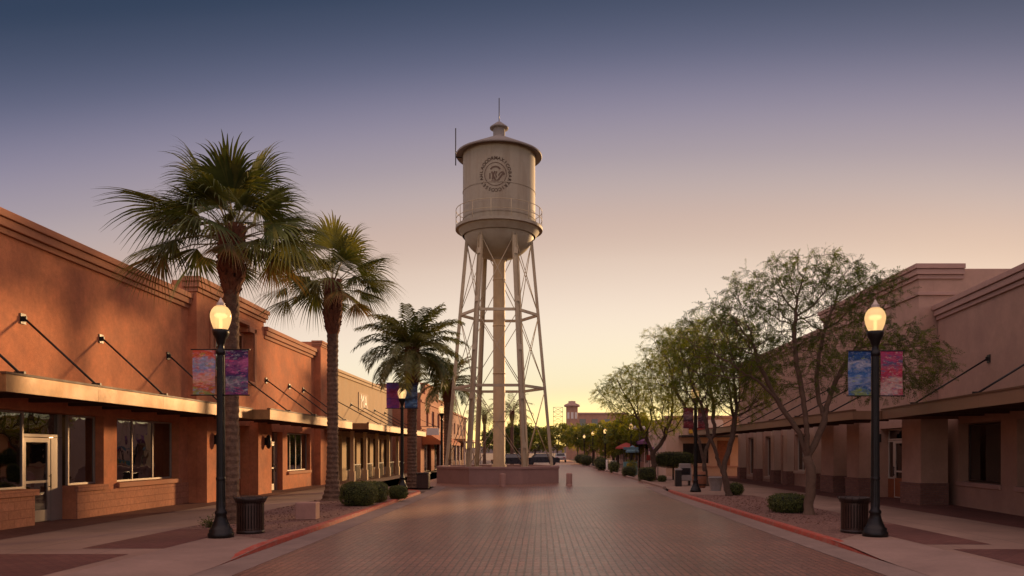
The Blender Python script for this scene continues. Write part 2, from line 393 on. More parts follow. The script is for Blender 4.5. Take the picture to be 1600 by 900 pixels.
mb = MB(); mb.face([(-900,-300,-.16),(900,-300,-.16),(900,1500,-.16),(-900,1500,-.16)]); struct('ground', mb, M['dirt'])
mb = MB(); ys = [-12, 0, 20, 33] + [33+.5*i for i in range(1, 11)]
for a, b in zip(ys, ys[1:]):
    mb.face([(KL+.62,a,road_z(a)),(KR-.62,a,road_z(a)),(KR-.62,b,road_z(b)),(KL+.62,b,road_z(b))])
struct('road', mb, M['lane'])
mb = MB()
mb.face([(-9.2,38,.0),(KR,38,.0),(KR,64,.0),(-9.2,64,.0)])
mb.face([(-7.2,64,.0),(5.6,64,.0),(5.6,230,.0),(-7.2,230,.0)])
struct('plaza', mb, M['plaza'])
for nm, a, b in (('gutter_strip', KL, KL+.62), ('gutter_strip', KR-.62, KR)):
    mb = MB()
    for p, q in zip(ys, ys[1:]):
        mb.face([(a,p,road_z(p)+.004),(b,p,road_z(p)+.004),(b,q,road_z(q)+.004),(a,q,road_z(q)+.004)])
    struct(nm, mb, M['gutter'])

def kerb(name, pts, m, drop=None, up=0.0):
    """pts: street-face line; the kerb lies to the walk side; drop = (y_full, y_low): the top sinks to the road there"""
    mb = MB(); side = -1 if pts[0][0] < 0 else 1
    prev = None
    for i, (x, y) in enumerate(pts):
        x0, y0 = pts[max(i-1, 0)]; x1, y1 = pts[min(i+1, len(pts)-1)]
        t = Vector((x1-x0, y1-y0)).normalized(); nrm = Vector((-t.y, t.x)) if side < 0 else Vector((t.y, -t.x))
        top = .006
        if drop: top = -.094 + .10*sstep(drop[1], drop[0], y)
        top = max(top, road_z(y)+.010) + up
        b = road_z(y) - .05
        ring = [(x, y, b), (x + nrm.x*.012, y + nrm.y*.012, top-.02), (x+nrm.x*.03, y+nrm.y*.03, top), (x+nrm.x*.16, y+nrm.y*.16, top), (x+nrm.x*.16, y+nrm.y*.16, b)]
        if prev:
            for k in range(4): mb.face([prev[k], ring[k], ring[k+1], prev[k+1]], 0)
        else: mb.face(list(reversed(ring)))
        prev = ring
    mb.face(prev)
    return struct(name, mb, m)
lk = [(KL, 12.3+.5*i) for i in range(42)]
lk += [(KL-1.6*(1-math.cos(a)), 33.0+2.6*math.sin(a)) for a in [R(12*i) for i in range(1, 8)]]
kerb('red_kerb', lk, M['redpaint'], (14.6, 12.4))
rk = [(KR, 13.2+.5*i) for i in range(44)]
kerb('red_kerb', rk, M['redpaint'], (15.2, 13.3))
kerb('plain_kerb', [(KR-.0*i, 36.2+1.0*i) for i in range(60)], M['kerbconc'], None, .09)

def sheet(name, m, polys, z):
    mb = MB()
    for p in polys: mb.face([(x, y, z if len(q) == 0 else q[0]) for x, y, *q in p])
    return struct(name, mb, m)
# walks: base concrete at z=0, apron slopes down to the street near the camera
sheet('sidewalk', M['concrete'], [[(-14,-12),(-6.75,-12),(-6.75,64),(-14,64)], [(-6.75,34.2),(KL-1.75,34.2),(KL-1.75,64),(-6.75,64)],[(-6.75,15.2),(KL-.155,15.2),(KL-.155,34.2),(-6.75,34.2)]], 0)
sheet('sidewalk', M['concrete'], [[(7.15,-12),(16,-12),(16,120),(7.15,120)], [(KR+.15,15.2),(7.15,15.2),(7.15,120),(KR+.15,120)]], 0)
mb = MB()
def apron(x_in, x_out):
    yy = [-12, 11, 12.3, 13, 13.6, 14.2, 15.2]
    for a, b in zip(yy, yy[1:]):
        za = -.092 + .092*sstep(12.3, 15.0, a); zb = -.092 + .092*sstep(12.3, 15.0, b)
        mb.face([(x_in,a,0),(x_out,a,za),(x_out,b,zb),(x_in,b,0)])
apron(-6.75, KL); struct('apron_ramp', mb, M['apron'])
mb = MB(); apron(7.15, KR); struct('apron_ramp', mb, M['apron'])
sheet('paver_band', M['walkbrick'], [[(-14,-12),(-7.0,-12),(-7.0,13.05),(-14,13.05)], [(-8.25,13.8),(-6.78,13.8),(-6.7,17.2),(-8.15,17.2)], [(-14,13.05),(-10.7,13.05),(-10.3,62),(-14,62)]], .004)  # last piece, along the wall: awning shade drawn as darker pavers
sheet('paver_band', M['walkbrick'], [[(7.35,-12),(15,-12),(15,13.7),(7.35,13.7)], [(7.2,14.4),(8.45,14.4),(8.5,18.4),(7.15,18.4)], [(10.9,13.7),(15,13.7),(15,54),(11.2,54)]], .004)
sheet('planting_bed', M['gravel'], [[(-8.15,17.2),(KL-.155,15.2),(KL-.155,33.0),(-8.0,33.5)]], .003)
sheet('planting_bed', M['gravel'], [[(KR+.155,15.2),(8.5,18.4),(8.4,30.5),(KR+.155,31.0)]], .003)
# loose stones on the planting beds
rng = random.Random(5)
mb = MB()
for k in range(1500):
    if k % 2: x, y = rng.uniform(-8, -5.5), rng.uniform(17.4, 30)
    else: x, y = rng.uniform(6.0, 8.3), rng.uniform(18.5, 30)
    r = rng.uniform(.008, .020); a = rng.uniform(0, 6.3)
    mb.obox((x, y, .003+r*.4), (r*math.cos(a), r*math.sin(a), r*.2), (-r*.8*math.sin(a), r*.8*math.cos(a), 0), (0, 0, r*.6))
tag(mb.build('gravel', M['gravel']), 'loose red gravel scattered over the planting beds', 'gravel', kind='stuff')

# ------------------------------------------------------------------ buildings
def wall(mb, s, n0, n1, u0, u1, z0, z1, ops=(), mat=0):
    """a wall slab between n0 and n1 (outward normal n) with rectangular openings (u0,u1,z0,z1)"""
    us = sorted({u0, u1, *[o[0] for o in ops], *[o[1] for o in ops]}); us = [u for u in us if u0 <= u <= u1]
    zs = sorted({z0, z1, *[o[2] for o in ops], *[o[3] for o in ops]}); zs = [z for z in zs if z0 <= z <= z1]
    def solid(i, j):
        if not (0 <= i < len(us)-1 and 0 <= j < len(zs)-1): return False
        cu, cz = (us[i]+us[i+1])/2, (zs[j]+zs[j+1])/2
        return not any(o[0] < cu < o[1] and o[2] < cz < o[3] for o in ops)
    P = lambda n, u, z: (s*n, u, z)
    for i in range(len(us)-1):
        for j in range(len(zs)-1):
            if not solid(i, j): continue
            a, b, c, d = us[i], us[i+1], zs[j], zs[j+1]
            mb.face([P(n1,a,c),P(n1,b,c),P(n1,b,d),P(n1,a,d)], mat); mb.face([P(n0,a,c),P(n0,a,d),P(n0,b,d),P(n0,b,c)], mat)
            if not solid(i-1, j): mb.face([P(n0,a,c),P(n1,a,c),P(n1,a,d),P(n0,a,d)], mat)
            if not solid(i+1, j): mb.face([P(n0,b,c),P(n0,b,d),P(n1,b,d),P(n1,b,c)], mat)
            if not solid(i, j-1): mb.face([P(n0,a,c),P(n0,b,c),P(n1,b,c),P(n1,a,c)], mat)
            if not solid(i, j+1): mb.face([P(n0,a,d),P(n1,a,d),P(n1,b,d),P(n0,b,d)], mat)

def sbox(mb, s, n0, n1, u0, u1, z0, z1, mat=0): mb.box(s*n0, s*n1, u0, u1, z0, z1, mat)

def window(par, s, n, u0, u1, z0, z1, cols=1, transom=None, fm='frame', sill=None, sillm=None, fw=.05, name='window'):
    """frame with mullions set at depth n (outer face), panes as one child, optional sill as another"""
    mb = MB(); d = .07
    sbox(mb, s, n-d, n, u0, u0+fw, z0, z1); sbox(mb, s, n-d, n, u1-fw, u1, z0, z1)
    sbox(mb, s, n-d, n, u0+fw, u1-fw, z0, z0+fw); sbox(mb, s, n-d, n, u0+fw, u1-fw, z1-fw, z1)
    for k in range(1, cols):
        c = u0 + (u1-u0)*k/cols
        sbox(mb, s, n-d+.004, n-.004, c-fw*.4, c+fw*.4, z0+fw, z1-fw)
    if transom: sbox(mb, s, n-d+.008, n-.008, u0+fw, u1-fw, transom-fw*.4, transom+fw*.4)
    w = mb.build(name, M[fm], par)
    mb = MB(); sbox(mb, s, n-d*.55, n-d*.45, u0+fw*.8, u1-fw*.8, z0+fw*.8, z1-fw*.8); mb.build('pane', M['glass'], w)
    if sill:
        mb = MB(); sbox(mb, s, n+.004, sill, u0-.06, u1+.06, z0-.15, z0-.012); mb.build('sill', sillm, w, bevel=.012)
    return w

def door(par, s, n, u0, u1, z1, fm='frame', kick=None, name='door', midrail=1.0, flip=False):
    mb = MB(); d = .06; fw = .11
    z0 = .02
    sbox(mb, s, n-d, n, u0, u0+fw, z0, z1); sbox(mb, s, n-d, n, u1-fw, u1, z0, z1)
    sbox(mb, s, n-d, n, u0+fw, u1-fw, z1-fw, z1); sbox(mb, s, n-d, n, u0+fw, u1-fw, z0, z0+.28)
    sbox(mb, s, n-d, n, u0+fw, u1-fw, midrail-.03, midrail+.03)
    dd = mb.build(name, M[fm], par)
    mb = MB(); sbox(mb, s, n-d*.6, n-d*.4, u0+fw*.9, u1-fw*.9, z0+.26, z1-fw*.9); mb.build('pane', M['glass'], dd)
    mb = MB(); uh = u0+.06 if flip else u1-.06
    mb.tube([(s*(n+.05), uh, midrail-.18), (s*(n+.05), uh, midrail+.18)], .014); mb.tube([(s*n, uh, midrail-.13), (s*(n+.05), uh, midrail-.13)], .01)
    mb.tube([(s*n, uh, midrail+.13), (s*(n+.05), uh, midrail+.13)], .01); mb.build('handle', M['darkmetal'], dd)
    if kick:
        mb = MB(); sbox(mb, s, n-.02, n+.006, u0+fw*.6, u1-fw*.6, .06, kick); mb.build('kick_panel', M['door_wood'], dd)
    return dd

def cornice(mb, s, n, u0, u1, ztop, ext0=0.0, ext1=0.0, k=1.0, back=.45):
    for p, a, b in ((.20*k, .17*k, 0), (.145*k, .36*k, .176*k), (.07*k, .50*k, .365*k)):
        sbox(mb, s, n-back, n+p, u0-(p if ext0 else 0), u1+(p if ext1 else 0), ztop-a, ztop-b)

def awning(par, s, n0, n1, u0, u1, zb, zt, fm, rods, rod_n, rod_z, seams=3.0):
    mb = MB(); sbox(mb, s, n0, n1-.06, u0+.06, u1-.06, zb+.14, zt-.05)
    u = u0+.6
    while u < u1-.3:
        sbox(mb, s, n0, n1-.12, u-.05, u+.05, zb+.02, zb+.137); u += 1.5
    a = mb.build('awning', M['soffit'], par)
    mb = MB()
    u = u0
    while u < u1-.05:
        e = min(u+seams, u1)
        sbox(mb, s, n1-.055, n1, u+.003, e-.003, zb, zt); u = e
    sbox(mb, s, n0, n1-.058, u0, u0+.055, zb+.002, zt-.002); sbox(mb, s, n0, n1-.058, u1-.055, u1, zb+.002, zt-.002)
    sbox(mb, s, n1-.10, n1+.022, u0-.022, u1+.022, zt+.001, zt+.045, 1)
    mb.build('fascia', [M[fm], M['fascia_cap']], a)
    for u in rods:
        mb = MB()
        A = Vector((s*(rod_n+.06), u, rod_z)); B = Vector((s*(n1-.22), u, zt+.06))
        mb.tube([A, B], .026, 8)
        sbox(mb, s, rod_n+.002, rod_n+.03, u-.09, u+.09, rod_z-.12, rod_z+.12); sbox(mb, s, rod_n+.03, rod_n+.1, u-.02, u+.02, rod_z-.06, rod_z+.06)
        sbox(mb, s, n1-.34, n1-.14, u-.03, u+.03, zt+.031, zt+.12); mb.tube([B+Vector((0,-.06,0)), B+Vector((0,.06,0))], .045, 8)
        mb.build('tie_rod', M['darkmetal'], a)
    return a

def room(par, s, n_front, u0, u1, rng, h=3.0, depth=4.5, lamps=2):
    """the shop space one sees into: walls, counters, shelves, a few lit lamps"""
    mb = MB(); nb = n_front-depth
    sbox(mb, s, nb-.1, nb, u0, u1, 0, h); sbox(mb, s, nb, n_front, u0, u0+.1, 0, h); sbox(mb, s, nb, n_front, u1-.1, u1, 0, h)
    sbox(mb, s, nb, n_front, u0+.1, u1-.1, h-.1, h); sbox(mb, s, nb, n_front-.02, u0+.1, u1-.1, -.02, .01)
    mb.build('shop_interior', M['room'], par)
    u = u0+.4
    while u < u1-1:
        w = rng.uniform(.8, 2.0); hh = rng.uniform(.7, 2.1); dd = rng.uniform(.3, .6); off = rng.choice([.1, rng.uniform(1.2, 3.2)])
        nn = nb+off; mb = MB()
        if hh < 1.2:
            sbox(mb, s, nn, nn+dd, u, min(u+w, u1-.2), .012, hh)
        else:
            zz = .012
            while zz < hh: sbox(mb, s, nn, nn+dd, u, min(u+w, u1-.2), zz, zz+.03); zz += .38
            sbox(mb, s, nn+.002, nn+dd-.002, u-.04, u-.004, .012, hh)
        mb.build('shop_counter' if hh < 1.2 else 'shop_shelf', M['shelf'], par)
        for q in range(2):
            mb = MB(); uu = u + rng.uniform(.1, w*.6); zb = hh if hh < 1.2 else .043+.38*rng.randint(1, 3); sbox(mb, s, nn+.05, nn+dd-.08, uu, uu+rng.uniform(.1, .3), zb+.002, zb+rng.uniform(.12, .33)); mb.build('shop_goods', M['goods'], par)
        u += w + rng.uniform(.3, 1.0)
    for k in range(lamps):
        mb = MB(); c = (s*rng.uniform(nb+1, n_front-1.2), u0+(u1-u0)*(k+rng.uniform(.3, .7))/lamps); zl = rng.uniform(2.1, 2.5)
        mb.lathe([(.0, zl-.07), (.06, zl-.04), (.07, zl), (.04, zl+.06), (.01, zl+.08)], 10, c); mb.build('ceiling_lamp', M['bulb'], par)

def wall_lamp(par, s, n, u, z):
    mb = MB(); sbox(mb, s, n+.002, n+.05, u-.07, u+.07, z-.16, z+.16)
    mb.lathe([(.03, z-.3), (.09, z-.22), (.11, z), (.09, z+.2), (.02, z+.28)], 12, (s*(n+.14), u)); sbox(mb, s, n+.05, n+.14, u-.02, u+.02, z+.1, z+.14)
    return mb.build('wall_lamp', M['darkmetal'], par)

# ---- long terracotta storefront block at the left
s = 1
B = thing('storefront_building', 'orange terracotta stucco storefront with raised parapet and long copper awnings', 'shop building', (-11.95, 0, 0))
opsA = [(9.0,13.0,.86,2.70),(13.6,18.1,.86,2.70),(18.1,19.75,0,2.70),(19.75,21.0,.86,2.70),(21.65,25.35,.86,2.70)]
opsB = [(27.3,30.7,0,2.75),(27.2,31.1,4.55,6.5),(27.75,30.55,6.49,6.72)]
opsC = [(33.05,34.75,0,2.6),(35.4,38.9,.8,2.62)]
mb = MB()
wall(mb, s, -.55, 0, 3.0, 26.0, 0, 7.0, opsA)
wall(mb, s, -.55, .30, 26.0, 32.3, 0, 7.55, opsB)
wall(mb, s, -.55, .27, 32.3, 39.6, 0, 6.93, opsC)
wall(mb, s, -.55, .60, 39.6, 41.2, 0, 7.4)
sbox(mb, s, .304, .64, 26.02, 27.25, 0, 2.94); sbox(mb, s, .304, .64, 30.75, 32.28, 0, 2.94)
sbox(mb, s, -15, -.56, 41.0, 41.2, 0, 6.9); sbox(mb, s, -15, -.56, 3.0, 3.2, 0, 6.9); sbox(mb, s, -15.2, -15.003, 3.0, 41.2, 0, 6.9)
wl = mb.build('wall', M['terracotta'], B)
mb = MB(); sbox(mb, s, -15, -.56, 3.2, 41.0, 6.2, 6.4); mb.build('roof', M['roofing'], B)
mb = MB(); cornice(mb, s, 0, 3.0, 25.98, 7.07); cornice(mb, s, .30, 26.0, 32.3, 7.65, 1, 1); cornice(mb, s, .27, 32.32, 39.58, 7.0); cornice(mb, s, .60, 39.6, 41.2, 7.45, 1, 1, .6)
mb.build('cornice', M['terracotta_trim'], B, bevel=.015)
mb = MB()
for a, b in ((3.0,13.0),(13.0,18.1),(19.75,26.0)): sbox(mb, s, .002, .03, a+.005, b-.005, 0, .70)
for a, b in ((13.55,18.16),(19.68,21.06)): sbox(mb, s, .002, .10, a, b, .712, .855)
mb.build('block_base', M['terra_block'], B)
window(B, s, -.22, 13.65, 18.08, .87, 2.69, 3); window(B, s, -.22, 9.05, 12.95, .87, 2.69, 3)
window(B, s, -.22, 19.77, 20.98, .87, 2.69, 1)
window(B, s, -.22, 21.68, 25.32, .87, 2.69, 3, sill=.09, sillm=M['terracotta_trim'])
door(B, s, -.36, 18.25, 19.28, 2.08)
mb = MB(); sbox(mb, s, -.32, -.312, 20.1, 20.42, 1.15, 1.5); mb.build('poster', M['signwhite'], B)
mb = MB(); sbox(mb, s, -.44, -.35, 18.11, 18.245, 0, 2.69); sbox(mb, s, -.44, -.35, 19.29, 19.74, 0, 2.09); sbox(mb, s, -.44, -.35, 18.25, 19.74, 2.1, 2.17); sbox(mb, s, -.44, -.35, 19.62, 19.74, 2.17, 2.69)
df = mb.build('door_frame', M['frame'], B)
mb = MB(); sbox(mb, s, -.41, -.40, 18.25, 19.62, 2.17, 2.69); mb.build('transom_pane', M['glass'], df)
window(B, s, -.05, 27.35, 30.65, .65, 2.72, 3, transom=1.75, fm='white_frame')
mb = MB(); sbox(mb, s, -.14, -.04, 27.32, 30.68, 0, .64); mb.build('window_apron_panel', M['door_wood'], B)
door(B, s, .02, 33.35, 34.45, 2.1, 'frame'); 
mb = MB(); sbox(mb, s, -.06, .03, 33.07, 33.345, 0, 2.58); sbox(mb, s, -.06, .03, 34.455, 34.73, 0, 2.58); sbox(mb, s, -.06, .03, 33.35, 34.45, 2.11, 2.18)
df = mb.build('door_frame', M['frame'], B); mb = MB(); sbox(mb, s, -.03, -.02, 33.35, 34.45, 2.18, 2.58); mb.build('transom_pane', M['glass'], df)
window(B, s, .10, 35.43, 38.87, .82, 2.6, 4, sill=.36, sillm=M['terracotta_trim'])
# ornate niche above the entrance bay
mb = MB()
for (a, b, c, d) in ((27.0,27.2,4.4,6.7),(31.1,31.3,4.4,6.7),(27.2,31.1,4.4,4.55),(27.0,27.75,6.5,6.72),(30.55,31.3,6.5,6.72),(27.7,30.6,6.72,6.88)): sbox(mb, s, .303, .38, a+.003, b-.003, c+.003, d-.003)
mb.build('niche_frame', M['terracotta_trim'], B, bevel=.02)
w = window(B, s, .02, 27.5, 30.8, 4.6, 6.46, 5, transom=5.5, fm='terracotta_trim', fw=.13, name='niche_window')
for u in (26.65, 31.5): wall_lamp(B, s, .645, u, 2.15)
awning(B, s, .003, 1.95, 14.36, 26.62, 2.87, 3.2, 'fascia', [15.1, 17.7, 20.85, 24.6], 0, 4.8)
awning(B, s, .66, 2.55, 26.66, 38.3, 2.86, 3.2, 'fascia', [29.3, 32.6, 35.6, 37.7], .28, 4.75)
for (n_, a, b, c, d, mm) in ((-.31,14.2,14.6,1.5,2.1,'signwhite'),(-.31,16.6,17.1,1.2,1.55,'yellow'),(-.31,22.1,22.5,1.0,1.5,'teal'),(-.31,24.4,24.75,1.3,1.75,'signwhite'),(.0,36.1,36.5,1.4,1.9,'redcloth')):
    mb = MB(); sbox(mb, s, n_-.006, n_, a, b, c, d); mb.build('poster', M[mm], B)
rg = random.Random(3)
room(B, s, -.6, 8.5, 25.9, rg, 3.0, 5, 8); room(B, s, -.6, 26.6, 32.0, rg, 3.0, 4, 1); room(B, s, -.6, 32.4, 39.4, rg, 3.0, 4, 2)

# ---- cream storefront beyond it
B = thing('storefront_building', 'cream stucco storefront with white wall sign, between terracotta and brick buildings', 'shop building', (-11.7, 0, 0))
ops = [(42.6,45.2,0,2.65),(46.2,48.8,0,2.65),(49.8,52.6,0,2.65),(53.6,56.4,0,2.65),(57.2,59.8,0,2.65)]
mb = MB(); wall(mb, s, -.5, 0, 41.25, 60.5, 0, 6.4, ops); sbox(mb, s, -13, -.51, 41.25, 41.45, 0, 6.3); sbox(mb, s, -13, -.51, 60.3, 60.5, 0, 6.3); sbox(mb, s, -13.2, -13.003, 41.25, 60.5, 0, 6.3)
mb.build('wall', M['cream'], B)
mb = MB(); sbox(mb, s, -13, -.51, 41.45, 60.3, 5.9, 6.05); mb.build('roof', M['roofing'], B)
mb = MB(); sbox(mb, s, -.5, .16, 41.22, 60.62, 6.3, 6.46); sbox(mb, s, -.4, .08, 41.24, 60.56, 6.12, 6.297); mb.build('cornice', M['cream_trim'], B, bevel=.02)
for k, (a, b, c, d) in enumerate(ops):
    window(B, s, -.3, a+.02, b-.02, .55, 2.63, 2, fm='darkframe')
    mb = MB(); sbox(mb, s, -.38, -.28, a+.02, b-.02, 0, .545); mb.build('stall_riser', M['cream_trim'], B)
for u in (43.4, 46.6, 50.0, 53.6, 57.0):
    mb = MB(); sbox(mb, s, .95, 1.15, u-.11, u+.11, .62, 2.9); sbox(mb, s, .9, 1.2, u-.16, u+.16, 0, .62); mb.build('porch_post', M['cream_trim'], B)
    mb = MB()
    for q in range(8): mb.box(s*1.03, s*1.06, u+.35+q*.2, u+.375+q*.2, .1, .95)
    mb.box(s*1.02, s*1.07, u+.2, u+2.0, .95, 1.0); mb.build('porch_railing', M['darkmetal'], B)
awning(B, s, .003, 2.7, 40.2, 60.2, 2.9, 3.22, 'fascia', [44.0, 47.3, 50.6, 54, 57.5], 0, 4.6)
mb = MB(); sbox(mb, s, .002, .05, 49.2, 51.9, 4.35, 5.55); sg = mb.build('wall_sign', M['cream_trim'], B)
def text_mesh(body, size, ext=.01, bold=0.0):
    cu = bpy.data.curves.new('lettering', 'FONT'); cu.body = body; cu.size = size; cu.extrude = ext; cu.offset = bold; cu.align_x = 'CENTER'; cu.align_y = 'CENTER'
    to = bpy.data.objects.new('lettering', cu); COL.objects.link(to)
    me = bpy.data.meshes.new_from_object(to)
    vs = [v.co.copy() for v in me.vertices]; fs = [tuple(p.vertices) for p in me.polygons]
    bpy.data.objects.remove(to); bpy.data.curves.remove(cu); bpy.data.meshes.remove(me)
    return vs, fs
def letters(mb, body, size, fn, mat=0, ext=.01, bold=0.0):
    vs, fs = text_mesh(body, size, ext, bold); b = len(mb.v)
    mb.v += [tuple(fn(v)) for v in vs]
    for f in fs: mb.f.append(tuple(b+i for i in f)); mb.m.append(mat); mb.s.append(False)
mb = MB(); letters(mb, 'MA', 1.25, lambda v: (s*(.065+v.z), 50.55+v.x, 4.95+v.y)); mb.build('lettering', M['signwhite'], sg)
rg = random.Random(4); room(B, s, -.55, 42.0, 60.0, rg, 3.0, 4, 5)

# ---- orange brick building with canvas awning and the pink one after it
B = thing('brick_building', 'orange brick two storey building with stepped parapet and orange canvas awning', 'building', (-9.7, 0, 0))
ops = [(64,68,0,2.6),(70,74,0,2.6),(65,66.3,3.9,5.3),(68.3,69.9,3.9,5.3),(72,73.6,3.9,5.3),(75.2,76.6,3.9,5.3)]
mb = MB(); wall(mb, s, -.4, 0, 62, 78.5, 0, 6.5, ops); sbox(mb, s, -.4, 0, 64.5, 73, 6.5, 7.35); sbox(mb, s, -12, -.403, 62, 62.3, 0, 7.2); sbox(mb, s, -12, -.403, 78.2, 78.5, 0, 6.4); sbox(mb, s, -12.2, -12.003, 62, 78.5, 0, 6.4)
mb.build('wall', M['orange_brick'], B)
mb = MB(); sbox(mb, s, -12, -.403, 62.3, 78.2, 6, 6.2); mb.build('roof', M['roofing'], B)
mb = MB(); sbox(mb, s, -.45, .12, 73.1, 78.6, 6.5, 6.65); sbox(mb, s, -.45, .12, 64.4, 73.1, 7.36, 7.5); sbox(mb, s, .002, .10, 62.0, 78.4, 5.75, 5.92); sbox(mb, s, .002, .08, 62, 78.4, 3.55, 3.68); mb.build('cornice', M['terracotta_trim'], B)
for (a, b, c, d) in ops: window(B, s, -.15, a+.02, b-.02, c+.02, d-.02, 2, fm='white_frame' if c > 1 else 'darkframe')
mb = MB()
a0, a1 = 62.6, 77.5
mb.face([(s*.02,a0,3.5),(s*1.6,a0,2.55),(s*1.6,a1,2.55),(s*.02,a1,3.5)]); mb.face([(s*1.6,a0,2.55),(s*1.6,a0,2.3),(s*1.6,a1,2.3),(s*1.6,a1,2.55)])
mb.face([(s*.02,a0,3.5),(s*.02,a0,2.3),(s*1.6,a0,2.3),(s*1.6,a0,2.55)]); mb.face([(s*.02,a0,3.46),(s*.02,a1,3.46),(s*1.56,a1,2.5),(s*1.56,a0,2.5)]); mb.build('canvas_awning', M['orangecloth'], B)
for u in (62.7, 66.5, 70.3, 74.1, 77.3):
    mb = MB(); sbox(mb, s, 1.45, 1.57, u-.06, u+.06, 0, 2.3); mb.build('porch_post', M['white_frame'], B)
mb = MB(); sbox(mb, s, .5, 1.5, 61.9, 61.98, 3.05, 3.6); sg = mb.build('blade_sign', M['signwhite'], B)
mb = MB(); mb.tube([(0,61.94,3.75),(s*1.5,61.94,3.75)], .025); mb.tube([(s*.7,61.94,3.75),(s*.7,61.94,3.6)], .012); mb.tube([(s*1.3,61.94,3.75),(s*1.3,61.94,3.6)], .012); mb.tube([(0,61.94,4.3),(s*1.3,61.94,3.75)], .018); mb.build('bracket', M['darkmetal'], sg)
rg = random.Random(9); room(B, s, -.45, 62.5, 78, rg, 3.0, 4, 3)
B = thing('pink_building', 'pinkish stucco building behind the water tower base, after the brick one', 'building', (-10.0, 0, 0))
ops = [(81+3.6*k, 83.2+3.6*k, .6, 2.5) for k in range(6)] + [(81.3+3.6*k, 82.6+3.6*k, 3.7, 5.0) for k in range(6)]
mb = MB(); wall(mb, s, -.4, 0, 79.5, 103, 0, 6.0, ops); sbox(mb, s, -11, -.403, 79.5, 79.8, 0, 5.9); sbox(mb, s, -11, -.403, 102.7, 103, 0, 5.9); sbox(mb, s, -11.2, -11.003, 79.5, 103, 0, 5.9); mb.build('wall', M['pinkwall'], B)
mb = MB(); sbox(mb, s, -11, -.403, 79.8, 102.7, 5.4, 5.6); mb.build('roof', M['roofing'], B)
mb = MB(); sbox(mb, s, -.45, .15, 79.4, 103.1, 6.003, 6.2); mb.build('cornice', M['terracotta_trim'], B)
for (a, b, c, d) in ops: window(B, s, -.15, a, b, c, d, 2, fm='white_frame')
mb = MB(); sbox(mb, s, .01, 2.2, 80, 102, 2.8, 3.05); mb.build('porch_roof', M['fascia'], B)
for k in range(7):
    mb = MB(); sbox(mb, s, 1.95, 2.1, 80.3+k*3.5, 80.45+k*3.5, 0, 2.8); mb.build('porch_post', M['white_frame'], B)
rg = random.Random(19); room(B, s, -.45, 80, 102, rg, 3.0, 4, 2)

# ---- right side
s = -1
B = thing('storefront_building', 'shaded mauve stucco storefront with square display windows and brown awning', 'shop building', (13.56, 26.25, 0), -math.atan(.11))
ops = [(-4.45,-1.65,.78,2.62),(-8.4,-5.35,.78,2.62),(-12.6,-9.4,.78,2.62)]
mb = MB(); wall(mb, s, -.55, 0, -18, -.02, 0, 6.65, ops); sbox(mb, s, -14, -.553, -18, -17.8, 0, 6.5); sbox(mb, s, -14, -.553, -.22, -.02, 0, 6.5); sbox(mb, s, -14.2, -14.003, -18, -.02, 0, 6.5); mb.build('wall', M['mauve'], B)
mb = MB(); sbox(mb, s, -14, -.553, -17.8, -.22, 6.0, 6.2); mb.build('roof', M['roofing'], B)
mb = MB(); cornice(mb, s, 0, -18, -.03, 6.71); mb.build('cornice', M['mauve_trim'], B, bevel=.015)
for (a, b, c, d) in ops: window(B, s, -.30, a+.02, b-.02, c+.02, d-.02, 1, fm='darkframe', sill=.06, sillm=M['mauve_trim'])
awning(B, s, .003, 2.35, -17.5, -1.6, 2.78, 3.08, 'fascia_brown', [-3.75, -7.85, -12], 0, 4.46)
rg = random.Random(6); room(B, s, -.6, -17.5, -.5, rg, 3.0, 5, 4)

B = thing('storefront_building', 'shaded tan storefront with tall stepped parapet and brick based piers, behind the trees', 'shop building', (12.95, 0, 0))
ops = [(27.0,29.3,0,2.6),(30.9,32.1,0,2.6),(34.1,35.5,.75,2.6),(36.1,37.3,.75,2.6),(37.8,39.3,.75,2.6),(40.2,41.4,0,2.6),(42.5,44.5,.3,2.6),(46,48.2,.3,2.6)]
mb = MB()
wall(mb, s, -.5, 0, 26.3, 35.2, 0, 8.05, [o for o in ops if o[0] < 34])
wall(mb, s, -.5, -.05, 35.2, 50.5, 0, 7.3, [o for o in ops if o[0] > 36])
sbox(mb, s, -13, -.503, 26.3, 26.5, 0, 8.0); sbox(mb, s, -13, -.503, 50.3, 50.5, 0, 7.2); sbox(mb, s, -13.2, -13.003, 26.3, 50.5, 0, 7.2); sbox(mb, s, -13, -.503, 35.0, 35.2, 6.5, 8.0)
mb.build('wall', M['tan'], B)
mb = MB(); sbox(mb, s, -13, -.503, 26.5, 35.0, 7.2, 7.35); sbox(mb, s, -13, -.503, 35.2, 50.3, 6.6, 6.75); mb.build('roof', M['roofing'], B)
mb = MB(); cornice(mb, s, 0, 26.3, 35.2, 8.14, 1, 1, 1, 1.5); cornice(mb, s, -.05, 35.42, 50.5, 7.4)
sbox(mb, s, -1.2, .07, 26.22, 35.28, 7.08, 7.2); mb.build('cornice', M['mauve_trim'], B, bevel=.015)
for (a, b) in ((24.8,26.1),(29.6,30.8),(32.2,33.6)):
    mb = MB(); sbox(mb, s, .004 if a > 26 else -.2, .68, a, b, .72, 2.95); pr = mb.build('pier', M['tan'], B)
    mb = MB(); sbox(mb, s, .004 if a > 26 else -.2, .72, a-.04, b+.04, 0, .66); sbox(mb, s, .004 if a > 26 else -.2, .75, a-.07, b+.07, .662, .72); mb.build('brick_base', M['redbrick'], pr)
for u in (35.8, 39.7, 41.9, 45.3, 48.9):
    mb = MB(); sbox(mb, s, -.04, .32, u-.3, u+.3, .72, 2.9); pr = mb.build('pier', M['pale'], B)
    mb = MB(); sbox(mb, s, -.04, .36, u-.34, u+.34, 0, .718); mb.build('brick_base', M['redbrick'], pr)
